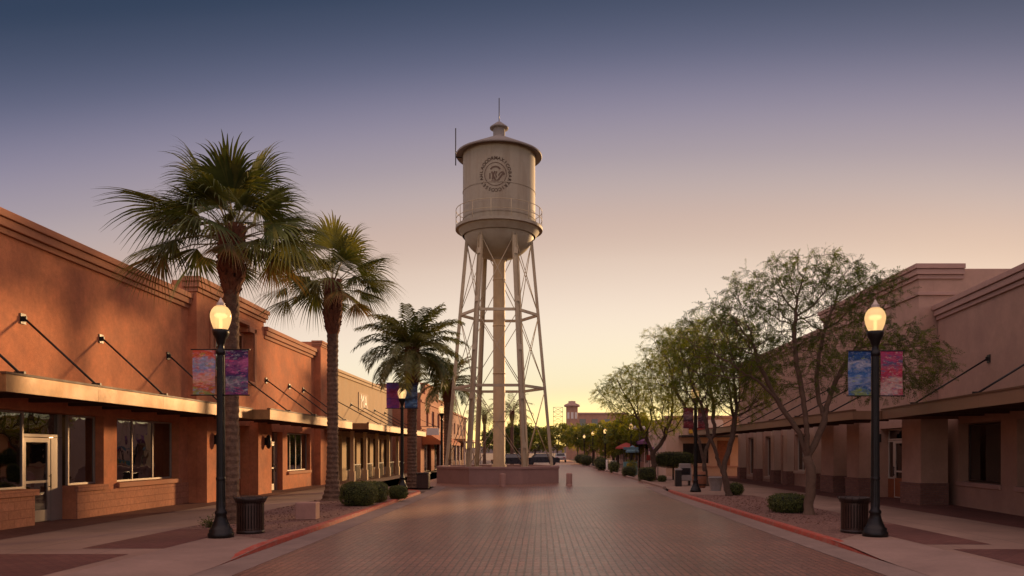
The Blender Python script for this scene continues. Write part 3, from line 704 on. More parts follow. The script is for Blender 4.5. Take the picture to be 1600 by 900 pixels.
for (a, b, c, d) in ops:
    if c > .2: window(B, s, -.2, a+.02, b-.02, c+.02, d-.02, 2, fm='white_frame', sill=.02, sillm=M['pale'])
for (a, b) in ((27.6,28.8),(30.95,32.05),(40.25,41.35)): door(B, s, -.3, a, b, 2.15, 'white_frame', .75 if a < 29 else None)
mb = MB(); sbox(mb, s, -.38, -.29, 27.02, 27.58, 0, .7); sbox(mb, s, -.38, -.29, 28.82, 29.28, 0, .7); mb.build('entry_panel', M['door_wood'], B)
window(B, s, -.29, 27.02, 29.28, 2.17, 2.58, 2, fm='white_frame'); window(B, s, -.29, 28.82, 29.28, .72, 2.15, 1, fm='white_frame'); window(B, s, -.29, 27.02, 27.58, .72, 2.15, 1, fm='white_frame')
awning(B, s, .76, 2.85, 24.85, 51, 2.78, 3.06, 'fascia_brown', [27.5, 31, 34.5, 38, 41.5, 45], 0, 4.5)
for u in (26.5, 29.25, 33.9): wall_lamp(B, s, .01, u, 2.25)
rg = random.Random(8); room(B, s, -.55, 26.6, 50, rg, 3.0, 5, 7)

B = thing('pale_shop', 'low pale stucco shop wall with a small sign band at the corner past the awning', 'shop building', (8.8, 54, 0))
mb = MB(); wall_ops = [(1.2,3.0,.9,2.3)]
def fwall(mb, x0, x1, y, t, z0, z1, ops):
    tmp = MB(); wall(tmp, 1, -t, 0, x0, x1, z0, z1, ops)
    b = len(mb.v); mb.v += [(u, y-n, z) for (n, u, z) in tmp.v]
    for f, q in zip(tmp.f, tmp.m): mb.f.append(tuple(b+i for i in f)); mb.m.append(q); mb.s.append(False)
fwall(mb, 0, 7, 0, .3, 0, 4.1, wall_ops); mb.box(0, .3, .301, 8.4, 0, 4.1); mb.box(6.7, 7, .301, 8.4, 0, 4.1); mb.box(0, 7, 8.401, 8.7, 0, 4.1); mb.build('wall', M['pale'], B)
mb = MB(); mb.box(.3, 6.7, .301, 8.4, 3.7, 3.9); mb.build('roof', M['roofing'], B)
mb = MB(); mb.box(-.1, 7.1, -.1, .32, 4.101, 4.25); mb.box(0, 6.9, -.06, -.002, .62, .72); mb.build('cornice', M['mauve_trim'], B)
mb = MB(); mb.box(1.22, 2.98, .1, .16, .92, 2.28); mb.build('window', M['carglass'], B)
mb = MB(); mb.box(3.6, 4.5, -.03, -.002, 0.74, 2.5); mb.build('shutter', M['barrel'], B)
mb = MB(); mb.box(.9, 5.5, -1.2, -.005, 2.72, 2.86); mb.build('awning', M['darkmetal'], B)
mb = MB(); mb.box(1.6, 4.0, -.1, -.002, 3.0, 3.25, 0); mb.box(1.6, 4.0, -.1, -.002, 3.253, 3.4, 1); mb.box(1.6, 4.0, -.1, -.002, 3.403, 3.95, 2); mb.build('sign_band', [M['yellow'], M['redcloth'], M['signwhite']], B)
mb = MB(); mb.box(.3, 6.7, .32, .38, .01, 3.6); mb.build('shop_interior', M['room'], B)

# far row of low shops beyond it
def far_shop(x, y0, y1, h, wm, aw, label, side=-1, depth=9):
    B = thing('far_shop', label, 'shop building', (x, 0, 0), group='far shops along the street')
    mb = MB(); n = int((y1-y0)//3); ops = [(y0+.5+k*3, y0+2.5+k*3, .6, 2.5) for k in range(n)]
    wall(mb, side, -.3, 0, y0, y1, 0, h, ops); sbox(mb, side, -depth, -.303, y0, y0+.3, 0, h-.1); sbox(mb, side, -depth, -.303, y1-.3, y1, 0, h-.1); sbox(mb, side, -depth-.2, -depth-.003, y0, y1, 0, h-.1); mb.build('wall', wm, B)
    mb = MB(); sbox(mb, side, -depth, -.303, y0+.3, y1-.3, h-.5, h-.3); mb.build('roof', M['roofing'], B)
    mb = MB(); sbox(mb, side, -.35, .12, y0-.05, y1+.05, h+.002, h+.18); mb.build('cornice', M['mauve_trim'], B)
    for (a, b, c, d) in ops: window(B, side, -.1, a+.01, b-.01, c+.01, d-.01, 2, fm='white_frame')
    mb = MB(); P = lambda q, u, z: (side*q, u, z)
    a, b = y0+.3, y1-.3
    mb.face([P(.01,a,3.3),P(1.7,a,2.6),P(1.7,b,2.6),P(.01,b,3.3)]); mb.face([P(1.7,a,2.6),P(1.7,a,2.35),P(1.7,b,2.35),P(1.7,b,2.6)]); mb.face([P(.01,a,3.3),P(.01,a,2.35),P(1.7,a,2.35),P(1.7,a,2.6)])
    mb.build('canvas_awning', aw, B)
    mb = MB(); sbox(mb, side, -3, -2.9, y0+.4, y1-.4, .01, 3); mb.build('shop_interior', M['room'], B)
far_shop(10.2, 63.5, 76, 4.0, M['pale'], M['purplecloth'], 'far pale shop with a purple canvas awning')
far_shop(10.5, 76.5, 92, 4.6, M['pinkwall'], M['redcloth'], 'far pink shop with a red canvas awning')
far_shop(10.8, 93, 112, 4.3, M['tan'], M['orangecloth'], 'farthest tan shop with an orange canvas awning on the street')

# building with the round tower on the skyline
B = thing('skyline_building', 'long flat roofed brown building on the skyline beyond the street trees', 'building', (6, 178, 0))
mb = MB(); mb.box(1.6, 14, 0, 12, 0, 10.3); mb.build('wall', M['pinkwall'], B)
mb = MB(); mb.box(1.4, 14.2, -.2, 12.2, 10.302, 10.7); mb.build('cornice', M['mauve_trim'], B)
for k in range(4):
    mb = MB(); mb.box(3+k*2.8, 4.4+k*2.8, -.06, -.003, 7.6, 9.2); mb.build('window', M['carglass'], B)
B = thing('round_tower', 'small round brown tower with a flat cap rising on the skyline', 'tower', (6.9, 170, 0))
mb = MB(); mb.lathe([(1.3, 0), (1.3, 11.5)], 20); mb.build('wall', M['pinkwall'], B)
mb = MB(); mb.lathe([(1.3,11.5),(1.75,11.6),(1.75,12.0),(.8,12.4),(.8,12.8),(0,12.9)], 20); mb.build('cap', M['mauve_trim'], B)
for k in range(3):
    a = R(-130+40*k); mb = MB(); mb.obox((1.3*math.cos(a), 1.3*math.sin(a), 9.6), (-.28*math.sin(a), .28*math.cos(a), 0), (.06*math.cos(a), .06*math.sin(a), 0), (0,0,.7)); mb.build('window', M['signwhite'], B)
B = thing('roof_sign_frame', 'bare lattice sign frame beside the round skyline tower', 'sign frame', (3.7, 165, 0))
mb = MB()
for x in (-1, 1): mb.tube([(x,0,0),(x,0,11.2)], .04)
for z in (8.2, 9.2, 10.2, 11.2): mb.tube([(-1,0,z),(1,0,z)], .03)
for k in range(3): mb.tube([(-1,0,8.2+k),(1,0,9.2+k)], .03); mb.tube([(1,0,8.2+k),(-1,0,9.2+k)], .03)
mb.build('lattice', M['darkmetal'], B)

# ------------------------------------------------------------------ water tower
TX, TY = -2.36, 43.5
P = thing('planter_wall', 'round low pinkish planter wall that the water tower stands on', 'planter', (TX, TY, 0))
mb = MB(); n = 8; a0 = PI/8
mb.lathe([(3.62, 0), (3.62, .80)], n, (0,0), 0, False, a0); mb.lathe([(3.2, .80), (3.2, .62)], n, (0,0), 0, False, a0); mb.build('wall', M['planterwall'], P)
mb = MB(); mb.lathe([(3.66,.802),(3.66,.93),(3.16,.93),(3.16,.802),(3.66,.802)], n, (0,0), 0, False, a0); mb.build('coping', M['planterwall'], P, bevel=.02)
mb = MB(); mb.lathe([(3.2,.72),(0.01,.74)], n, (0,0), 0, False, a0); mb.build('gravel_fill', M['gravel'], P)
T = thing('water_tower', 'tall cream steel water tower with conical roof and round painted emblem', 'water tower', (TX, TY, 0))
Z0, ZT = .74, 14.0
def legr(z): return 2.98 - (z-.9)*(1.12/12.4)
HEX = [(math.cos(R(60*k)), math.sin(R(60*k))) for k in range(6)]
for (cx, sy) in HEX:
    mb = MB(); c = Vector((cx, sy, 0)); t = Vector((-sy, cx, 0))
    A = c*legr(Z0) + Vector((0,0,Z0)); Bq = c*legr(ZT) + Vector((0,0,ZT)); ax = (Bq-A); h = ax.length/2; ax.normalize()
    nn = t.cross(ax).normalized()
    mid = (A+Bq)/2
    mb.obox(mid, t*.10, nn*.012, ax*h); mb.obox(mid+t*.112, t*.012, nn*.085, ax*h); mb.obox(mid-t*.112, t*.012, nn*.085, ax*h)
    for q in range(5):
        mb.obox(A.lerp(Bq, (q+.5)/5)+nn*.075, t*.098, nn*.008, ax*.16)
    mb.obox(A+Vector((0,0,.06)), t*.24, c*.24, Vector((0,0,.055)))
    mb.build('leg', M['tower'], T)
for zr in (5.3, 9.45):
    mb = MB()
    for k in range(6):
        a, b = Vector((*HEX[k], 0))*legr(zr), Vector((*HEX[(k+1)%6], 0))*legr(zr)
        a.z = b.z = zr; d = (b-a).normalized(); o = d.cross(Vector((0,0,1)))
        mb.obox((a+b)/2, d*((b-a).length/2-.15), o*.05, Vector((0,0,.075)))
    mb.build('ring_strut', M['tower'], T)
for za, zb in ((.95, 5.2), (5.4, 9.35), (9.55, 13.6)):
    for k in range(6):
        mb = MB(); h0, h1 = Vector((*HEX[k], 0)), Vector((*HEX[(k+1)%6], 0))
        for p, q in ((h0, h1), (h1, h0)):
            A = p*legr(za); A.z = za; Bq = q*legr(zb); Bq.z = zb
            mb.tube([A, Bq], .022, 6)
        c = ((h0+h1)/2)*legr((za+zb)/2); c.z = (za+zb)/2 - .05
        mb.build('cross_brace', M['tower'], T)
mb = MB(); mb.lathe([(.42,.74),(.42,.95),(.34,1.0),(.34,12.4),(.5,12.7)], 24)
for z in (3.4, 6.1, 8.8, 11.4): mb.lathe([(.34,z),(.365,z+.01),(.365,z+.07),(.34,z+.08)], 24)
mb.build('riser_pipe', M['riser'], T)
mb = MB()
bowl = [(.45, 12.53)] + [(2.02*math.sin(a), 14.25-1.68*math.cos(a)) for a in [R(15+7.5*i) for i in range(11)]]
mb.lathe(bowl, 64); mb.lathe([(2.04,14.25),(2.04,18.55)], 64)
for zq in (16.3, 14.75): mb.lathe([(2.04,zq),(2.062,zq+.004),(2.062,zq+.04),(2.04,zq+.044)], 64, smooth=False)
for k in range(8):
    a = 2*PI*k/8+.2; 
mb.build('tank', M['tank'], T); tank = COL.objects['tank']
mb = MB(); mb.lathe([(2.0,18.5),(2.40,18.36),(2.43,18.40),(2.42,18.47),(.36,19.52),(.33,19.56)], 64)
roof = mb.build('roof', M['tower_roof'], T)
mb = MB(); mb.lathe([(.34,19.4),(.34,20.0)], 24, smooth=True); mb.lathe([(.34,19.98),(.52,20.0),(.53,20.06),(.12,20.38),(.03,20.42)], 24); mb.build('cupola', M['tower_roof'], roof)
mb = MB(); mb.tube([(0,0,20.3),(0,0,21.75)], .025, 8); mb.build('finial', M['darkmetal'], roof)
mb = MB(); mb.tube([(-2.45,-.1,17.9),(-2.45,-.1,20.0)], .03, 8); mb.tube([(-2.45,-.1,18.35),(-2.1,-.1,18.35)], .03); mb.tube([(-2.45,-.1,18.7),(-2.25,-.1,18.5)], .02); mb.build('antenna', M['darkmetal'], T)
mb = MB(); mb.lathe([(2.04,14.2),(2.46,14.2),(2.46,14.36),(2.05,14.36)], 64, smooth=False)
mb.lathe([(2.30,14.2),(2.06,13.85)], 64); bal = mb.build('balcony', M['tank'], T)
mb = MB()
for z in (14.8, 15.3):
    mb.tube([(2.43*math.cos(2*PI*i/64), 2.43*math.sin(2*PI*i/64), z) for i in range(65)], .018, 6, cap=False)
for k in range(14):
    a = 2*PI*k/14+.1; mb.tube([(2.43*math.cos(a), 2.43*math.sin(a), 14.3), (2.43*math.cos(a), 2.43*math.sin(a), 15.3)], .018, 6)
mb.build('railing', M['tower'], bal)
# painted seal, wrapped round the tank
mb = MB(); EZ, EA = 16.72, R(-90-2.6); RT = 2.046
def wrap(x, y, d=0.0):
    a = EA + x/RT; return ((RT+d)*math.cos(a), (RT+d)*math.sin(a), EZ+y)
seal = 'LAOODRMAXICOBARTRICCOSSEYAH'
for k, ch in enumerate(seal):
    th = PI/2 + R(78) - 2*PI*k/len(seal)
    c, sn = math.cos(th-PI/2), math.sin(th-PI/2)
    letters(mb, ch, .25, lambda v: wrap(.80*math.cos(th)+v.x*c-v.y*sn, .86*math.sin(th)+v.x*sn+v.y*c, .004+abs(v.z)*.3), ext=.01, bold=.005)
def stroke(pts, w):
    for (x0, y0), (x1, y1) in zip(pts, pts[1:]):
        dx, dy = x1-x0, y1-y0; l = math.hypot(dx, dy); px, py = -dy/l*w/2, dx/l*w/2
        mb.face([wrap(x0+px,y0+py,.006), wrap(x0-px,y0-py,.006), wrap(x1-px,y1-py,.006), wrap(x1+px,y1+py,.006)])
stroke([(.60*math.cos(2*PI*i/40), .62*math.sin(2*PI*i/40)) for i in range(41)], .035)
stroke([(.30*math.cos(a), .12+.28*math.sin(a)) for a in [R(150-12*i) for i in range(11)]], .09)
stroke([(-.30,.06),(-.30,-.26)], .07); stroke([(-.20,.14),(-.12,-.05),(-.16,-.30)], .08); stroke([(-.02,.16),(-.12,-.05),(-.0,-.34)], .09); stroke([(.08,.14),(.02,-.02),(.06,-.2)], .07)
stroke([(-.22,-.38),(0,-.4),(.18,-.3),(.3,-.12),(.42,.04),(.5,-.02)], .09); stroke([(.3,.1),(.42,.12),(.48,.02)], .07); stroke([(.16,-.1),(.24,.04),(.34,.1)], .06)
mb.build('emblem', M['emblem'], tank)

# ------------------------------------------------------------------ street lamps and banners
def make_lamp(label):
    T = thing('street_lamp', label, 'street lamp', group='lit globe street lamps')
    mb = MB()
    mb.lathe([(.25,0),(.25,.09),(.225,.11),(.225,.17),(.195,.19),(.165,.26),(.125,.36),(.105,.46),(.12,.48),(.12,.52),(.088,.56),(.080,.8),(.073,2.2),(.064,3.72)], 20, capb=True)
    for k in range(10):
        a = 2*PI*k/10; mb.tube([(.082*math.cos(a), .082*math.sin(a), .6), (.065*math.cos(a), .065*math.sin(a), 3.7)], .010, 4, cap=False)
    mb.lathe([(.088,1.15),(.095,1.17),(.095,1.21),(.088,1.23)], 20)
    mb.build('post', M['lampmetal'], T)
    mb = MB(); mb.lathe([(.07,3.70),(.10,3.73),(.10,3.78),(.07,3.82),(.065,3.92),(.085,3.95),(.105,4.03),(.15,4.10),(.165,4.16),(.165,4.215),(.12,4.22)], 20); mb.build('lamp_holder', M['lampmetal'], T)
    mb = MB(); mb.lathe([(.12,4.21),(.147,4.26),(.183,4.36),(.204,4.46),(.204,4.53),(.178,4.61),(.133,4.67),(.085,4.70)], 28); g = mb.build('globe', M['globe'], T)
    mb = MB(); mb.lathe([(.0,4.44),(.10,4.46),(.13,4.50),(.10,4.545),(0,4.56)], 16); mb.lathe([(.035,4.22),(.035,4.45)], 8); mb.build('bulb', M['lampbulb'], g)
    mb = MB(); mb.lathe([(.088,4.698),(.095,4.71),(.07,4.73),(.085,4.75),(.05,4.78),(.028,4.83),(.008,4.87)], 16); mb.build('finial', M['globetip'], T)
    return T
lamp = make_lamp('street lamp with green peach and purple banners beside the large fan palm')
lamp.location = (-6.5, 15.6, 0)
lamps = [(6.88,15.8,1,'street lamp with blue and red banners beside the ribbed litter bin by the shaded storefront'),
 (-6.5,36,1,'street lamp with magenta and dark blue banners beside the feathery palm'),
 (6.65,33,.95,'street lamp with dull red banners among the leaning mesquite trees'),
 (-6.45,50,1,'street lamp between the palms and the orange brick building'),
 (7.4,63,.84,'street lamp half hidden in the rounded mesquite crown'),
 (6.2,74,.82,'street lamp in front of the far pale shop, largest of the far row'),
 (6.1,90,.85,'second nearest lamp of the far row before the green trees'),
 (6.1,108,.85,'street lamp in the far row beside the farthest tan shop'),
 (6.1,128,.85,'smallest street lamp at the end of the far row')]
for x, y, sc, lb in lamps: copy_thing(lamp, (x, y, 0), lb, scale=sc)
def banners(x, y, sc, defs):
    for side, mname, lb in defs:
        T = thing('street_banner', lb, 'banner', (x, y, 0), group='painted banners on lamp posts'); T.scale = (sc,)*3
        mb = MB(); w0, w1, zt, zb = .10, .56, 3.80, 2.90; nx, nz = 6, 10
        rg = random.Random(hash(mname) % 100 if False else len(lb))
        ph = rg.uniform(0, 6)
        def pt(i, j):
            u, v = i/nx, j/nz
            return (side*(w0+(w1-w0)*u), .022*math.sin(ph+u*4+v*2)*math.sin(PI*v), zb+(zt-zb)*v)
        for i in range(nx):
            for j in range(nz): mb.face([pt(i,j), pt(i+1,j), pt(i+1,j+1), pt(i,j+1)], 0, True)
        mb.build('cloth', M[mname], T)
        for z in (zt+.012, zb-.012):
            mb = MB(); mb.tube([(side*.07, 0, z), (side*.60, 0, z)], .012, 8); mb.build('banner_arm', M['lampmetal'], T)
H = lin
M['b1'] = bannermat('banner_paint_blue_peach', [H('#8a9a58'),H('#b8553c'),H('#d0a088'),H('#c795a5'),H('#7f8fcc'),H('#8fa0d0'),H('#c05040')], 1)
M['b2'] = bannermat('banner_paint_purple', [H('#a83a70'),H('#4c4a78'),H('#a0a6b4'),H('#34346a'),H('#50286a'),H('#b05a98'),H('#301c58')], 2)
M['b3'] = bannermat('banner_paint_blue_white', [H('#98b050'),H('#2a5fa0'),H('#a8b4d0'),H('#5080c0'),H('#2f6cb0'),H('#c0c6d4'),H('#1f4f90')], 3, 4)
M['b4'] = bannermat('banner_paint_red', [H('#b82848'),H('#e0c8c0'),H('#d8b8a8'),H('#c03058'),H('#d85060'),H('#486890'),H('#c84878')], 4, 4)
M['b5'] = bannermat('banner_paint_magenta', [H('#7a3f9a'), H('#a84a90'), H('#5a3f98'), H('#b0487a'), H('#8a3060'), H('#6a58b0')], 5)
M['b6'] = bannermat('banner_paint_navy', [H('#1e2a50'), H('#3a60a0'), H('#20263a'), H('#6a88b8'), H('#282038')], 6)
M['b7'] = bannermat('banner_paint_dullred', [H('#7a2a38'), H('#a04a50'), H('#40384a'), H('#b09898'), H('#8a3040')], 7)
banners(-6.5, 15.58, 1, [(-1,'b1','blue and peach painted banner with green marks, on the lamp by the large palm'),(1,'b2','purple and pink painted banner on the lamp by the large palm')])
banners(6.88, 15.78, 1, [(-1,'b3','blue and white painted banner on the lamp beside the ribbed bin'),(1,'b4','red and pink painted banner on the lamp beside the ribbed bin')])
banners(-6.5, 35.98, 1.3, [(-1,'b5','magenta and violet painted banner on the lamp by the feathery palm'),(1,'b6','navy and pale blue painted banner on the lamp by the feathery palm')])
banners(6.65, 32.98, .95, [(-1,'b7','dull red and grey banner on the lamp among the leaning trees, nearer the street'),(1,'b7','dull red and grey banner on the lamp among the leaning trees, nearer the shops')])

# ------------------------------------------------------------------ bins, blocks, bollards, small street things
def make_can(label):
    T = thing('litter_bin', label, 'litter bin', group='ribbed metal litter bins')
    mb = MB(); n = 30
    for k in range(n):
        a = 2*PI*k/n; c, sn = math.cos(a), math.sin(a)
        mb.obox((.272*c, .272*sn, .36), (-.019*sn, .019*c, 0), (.006*c, .006*sn, 0), (0,0,.29))
    for z in (.10, .62): mb.lathe([(.262,z-.02),(.262,z+.02)], 30)
    mb.build('slats', M['canmetal'], T)
    mb = MB(); mb.lathe([(.25,.05),(.25,.66)], 24, capb=True); mb.build('liner', M['liner'], T)
    mb = MB(); mb.lathe([(.265,.0),(.285,.01),(.285,.07),(.265,.075)], 30); mb.build('base_ring', M['canrim'], T)
    mb = MB(); mb.lathe([(.275,.645),(.29,.66),(.325,.71),(.335,.745),(.32,.765),(.285,.77),(.22,.74),(.20,.70)], 30)
    for k in range(15):
        a = 2*PI*k/15; mb.tube([(.285*math.cos(a), .285*math.sin(a), .66), (.345*math.cos(a), .345*math.sin(a), .775)], .013, 5)
    mb.build('rim', M['canrim'], T)
    return T
can = make_can('ribbed brown litter bin beside the lamp with purple banner'); can.location = (-6.2, 16.4, 0)
copy_thing(can, (6.74, 16.5, 0), 'ribbed dark litter bin beside the lamp with blue and red banners')
T = thing('litter_bin', 'square dark litter bin beside the feathery palm trunk', 'litter bin', (-5.45, 35.6, 0))
mb = MB(); mb.box(-.27,.27,-.27,.27,.04,.68)
for k in range(7):
    mb.box(-.25+k*.075,-.215+k*.075,-.285,-.272,.06,.66); mb.box(.272,.285,-.25+k*.075,-.215+k*.075,.06,.66)
mb.build('body', M['canmetal'], T)
mb = MB(); mb.box(-.31,.31,-.31,.31,.682,.76); mb.build('lid', M['canrim'], T, bevel=.02)

T = thing('stone_block', 'square pinkish cast stone block on the gravel by the red kerb', 'stone block', (-6.0, 19.75, 0), R(4))
mb = MB(); mb.box(-.26,.26,-.24,.24,0,.44); mb.build('block', M['stoneblock'], T, bevel=.025)
for x, y, lb in ((-1.9,38.3,'squat stone bollard just in front of the planter wall'),(1.45,39.2,'squat stone bollard standing alone beside the planter wall')):
    T = thing('bollard', lb, 'bollard', (x, y, 0), group='stone bollards by the water tower')
    mb = MB(); mb.lathe([(.155,0),(.155,.58),(.14,.62),(.08,.64)], 18, capt=True); mb.lathe([(.165,0),(.165,.06),(.156,.065)], 18); mb.build('body', M['stoneblock'], T)

T = thing('news_box', 'grey newspaper box beside the wooden barrel planter at the kerb', 'newspaper box', (7.35, 39.2, 0))
mb = MB(); mb.box(-.3,.3,-.25,.25,.25,.95); mb.box(-.26,.26,-.22,.22,.952,1.12); mb.build('body', M['newsbox'], T, bevel=.02)
mb = MB(); mb.box(-.24,.24,-.258,-.252,.55,.9); mb.build('window', M['carglass'], T)
for x in (-.22,.22):
    mb = MB(); mb.box(x-.03,x+.03,-.2,.2,0,.248); mb.build('leg', M['darkmetal'], T)
T = thing('litter_bin', 'narrow black litter bin at the kerb before the pale shop', 'litter bin', (6.85, 38.3, 0))
mb = MB(); mb.box(-.15,.15,-.17,.17,.0,.80); mb.build('body', M['darkmetal'], T, bevel=.02)
mb = MB(); mb.box(-.17,.17,-.19,.19,.802,.88); mb.build('lid', M['pot'], T, bevel=.02)
T = thing('barrel_planter', 'brown wooden barrel planter with a dry plant beside the far lamp', 'planter', (7.6, 36.8, 0))
mb = MB(); mb.lathe([(.27,0),(.34,.3),(.34,.5),(.29,.78),(.25,.78),(.25,.7),(0.01,.7)], 18); b_ = mb.build('barrel', M['barrel'], T)
mb = MB()
for z in (.15,.6): mb.lathe([(.315 if z<.3 else .335,z-.03),(.325 if z<.3 else .328,z+.03)], 18)
mb.build('hoop', M['darkmetal'], b_)
T = thing('concrete_pot', 'round grey concrete pot beside the leaning mesquite trunk', 'planter pot', (7.75, 34.0, 0))
mb = MB(); mb.lathe([(.22,0),(.3,.55),(.32,.56),(.32,.62),(.27,.62),(.25,.5),(0.01,.5)], 20); mb.build('pot', M['pot'], T)

# ------------------------------------------------------------------ plants
def rvec(rng):
    while True:
        v = Vector((rng.uniform(-1,1), rng.uniform(-1,1), rng.uniform(-1,1)))
        if .05 < v.length < 1: return v.normalized()
def leaf_quad(mb, p, d, w, l, nrm, mat):
    sdv = d.cross(nrm)
    sdv = sdv.normalized() if sdv.length > 1e-6 else d.orthogonal().normalized()
    a = p + d*l*.5 + sdv*w*.5; b = p + d*l; c = p + d*l*.5 - sdv*w*.5
    mb.face([p, a, b, c], mat)

def bush(name, label, loc, rx, ry, h, seed, count=5000, power=3.2, loose=.04, lsize=.045, group=None, leg=0.0, cat='bush'):
    T = thing(name, label, cat, loc, group=group); rng = random.Random(seed)
    def surf(d):
        k = (abs(d.x)**power + abs(d.y)**power + abs(d.z)**power)**(-1/power)
        return Vector((d.x*k*rx, d.y*k*ry, d.z*k*h*.5))
    mb = MB()
    for i in range(count):
        d = rvec(rng); sp = surf(d); q = 1 + rng.gauss(0, loose) - .04 + .05*math.sin(7*d.x+seed)*math.sin(6*d.z+5*d.y)
        if rng.random() < .04: q += rng.uniform(.02, .12)
        p = sp*q + Vector((0,0,h*.5+leg))
        if p.z < .02: p.z = rng.uniform(.01, .06)
        nn = (d + rvec(rng)*.9).normalized(); dd = nn.orthogonal(); dd = (Matrix.Rotation(rng.uniform(0,6.3), 3, nn) @ dd).normalized()
        l = lsize*rng.uniform(.6, 1.3)
        leaf_quad(mb, p, dd, l*.6, l, nn, 0 if rng.random() < .65 else 1)
    mb.build('foliage', [M['bushleaf'], M['bushleaf2']], T)
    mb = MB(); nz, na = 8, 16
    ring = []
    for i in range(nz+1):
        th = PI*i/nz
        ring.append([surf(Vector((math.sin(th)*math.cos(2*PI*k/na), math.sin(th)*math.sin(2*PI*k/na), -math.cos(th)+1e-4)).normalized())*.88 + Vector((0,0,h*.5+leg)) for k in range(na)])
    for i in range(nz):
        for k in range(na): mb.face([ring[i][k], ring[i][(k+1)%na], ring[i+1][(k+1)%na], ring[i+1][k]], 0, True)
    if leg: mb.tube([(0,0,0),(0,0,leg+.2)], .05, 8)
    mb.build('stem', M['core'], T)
    return T
bush('clipped_bush', 'large clipped round bush beside the second fan palm trunk', (-5.85,24.7,0), .56,.55,.76, 1, 8000)
bush('clipped_bush', 'clipped bush half hidden behind the largest round bush', (-5.75,26.3,0), .5,.5,.7, 2, 5000)
bush('clipped_bush', 'small round clipped bush before the lamp with magenta banners', (-5.25,28.3,0), .33,.33,.47, 3, 4000)
bush('clipped_bush', 'low wide clipped bush beside the pale tree trunk', (7.1,22.0,0), .52,.5,.52, 4, 7000, 3.0, .06)
bush('clipped_bush', 'little green bush at the foot of the leaning tree', (7.75,30.6,0), .3,.3,.48, 5, 2500, 2.4, .08)
bush('clipped_bush', 'square dark clipped bush at the kerb under the rounded mesquite', (6.15,44.6,0), .48,.45,.8, 6, 3500, 5)
bush('clipped_bush', 'small ball bush beside the square clipped one', (6.95,44.0,0), .24,.24,.36, 7, 1200)
bush('clipped_bush', 'dark clipped bush at the kerb before the teal and yellow stand', (6.05,52.5,0), .5,.45,.72, 8, 3000)
bush('raised_hedge', 'wide rounded hedge raised on a short stem before the pale shop', (8.1,47,0), 1.25,.6,.95, 9, 6000, 3.2, .05, .06, leg=.75)
for k, (x, y, w, h, lb) in enumerate(((5.9,62,.4,.9,'rough shrub beside the far kerb, nearest of the far shrubs'),(5.6,70,.6,1.1,'rough shrub by the lamp before the far pale shop'),(6.2,80,.7,1.2,'rough shrub farther up the kerb beyond the pale shop'),(5.5,92,.8,1.3,'rough shrub at the kerb by the far pink shop'),(5.4,104,.9,1.4,'farthest rough shrub along the kerb by the tan shop'))):
    bush('street_shrub', lb, (x,y,0), w,w,h, 20+k, 1500, 2.2, .12, .09, 'rough shrubs along the far kerb')
# sparse leafy weed by the first palm
T = thing('small_plant', 'small leafy plant on the gravel between the lamp and the wall', 'plant', (-7.55, 17.6, 0)); rng = random.Random(31); mb = MB()
for k in range(26):
    d = Vector((rng.uniform(-1,1), rng.uniform(-1,1), rng.uniform(.5,1.4))).normalized(); l = rng.uniform(.15,.36); p0 = Vector((rng.uniform(-.06,.06), rng.uniform(-.06,.06), 0))
    mb.tube([p0, p0+d*l*.6, p0+d*l+Vector((0,0,-.03))], [.006,.005,.002], 4, 0)
    for q in range(12):
        t = rng.uniform(.3,1); leaf_quad(mb, p0+d*l*t, rvec(rng), .02, .05, rvec(rng), rng.choice([0,1]))
mb.build('foliage', [M['bushleaf'], M['bushleaf2']], T)

# ---- palms
def palm_trunk(T, zt, r, boot_len, boot_r, rng, lean=(0,0), base_r=None):
    mb = MB(); n = 26; base_r = base_r or r*1.25
    k = int(zt/.085); prof = []
    def cx(z): t = z/zt; return (lean[0]*t*t, lean[1]*t*t)
    rows = []
    for i in range(k+1):
        z = zt*i/k; rr = r + (base_r-r)*math.exp(-z/.45) 
        if i % 2: rr *= .90
        c = cx(z)
        rows.append([(c[0]+rr*(1+rng.uniform(-.05,.05))*math.cos(2*PI*q/n), c[1]+rr*(1+rng.uniform(-.05,.05))*math.sin(2*PI*q/n), z+rng.uniform(-.015,.015)) for q in range(n)])
    for a, b in zip(rows, rows[1:]):
        for q in range(n): mb.face([a[q], a[(q+1)%n], b[(q+1)%n], b[q]], 0)
    tr = mb.build('trunk', M['trunk'], T)
    mb = MB(); z = zt-boot_len
    while z < zt+.25:
        f = (z-(zt-boot_len))/boot_len; rr = r + (boot_r-r)*min(1, f*3) * (1 if f < .85 else .85)
        m = 11; off = rng.uniform(0, 1); c = cx(min(z, zt))
        for q in range(m):
            a = 2*PI*(q+off)/m + rng.uniform(-.12,.12); d = Vector((math.cos(a), math.sin(a), 0)); t = Vector((-d.y, d.x, 0)); up = (Vector((0,0,1)) + d*rng.uniform(.25,.65)).normalized()
            w = rng.uniform(.04,.075); hh = rng.uniform(.09,.17)
            mb.obox(Vector((c[0],c[1],z+rng.uniform(-.03,.03))) + d*(rr-.03), t*w, d.cross(t).cross(t)*0 + (d*.028), up*hh)
        z += .105
    mb.build('boots', M['boots'], tr)
    return cx(zt)

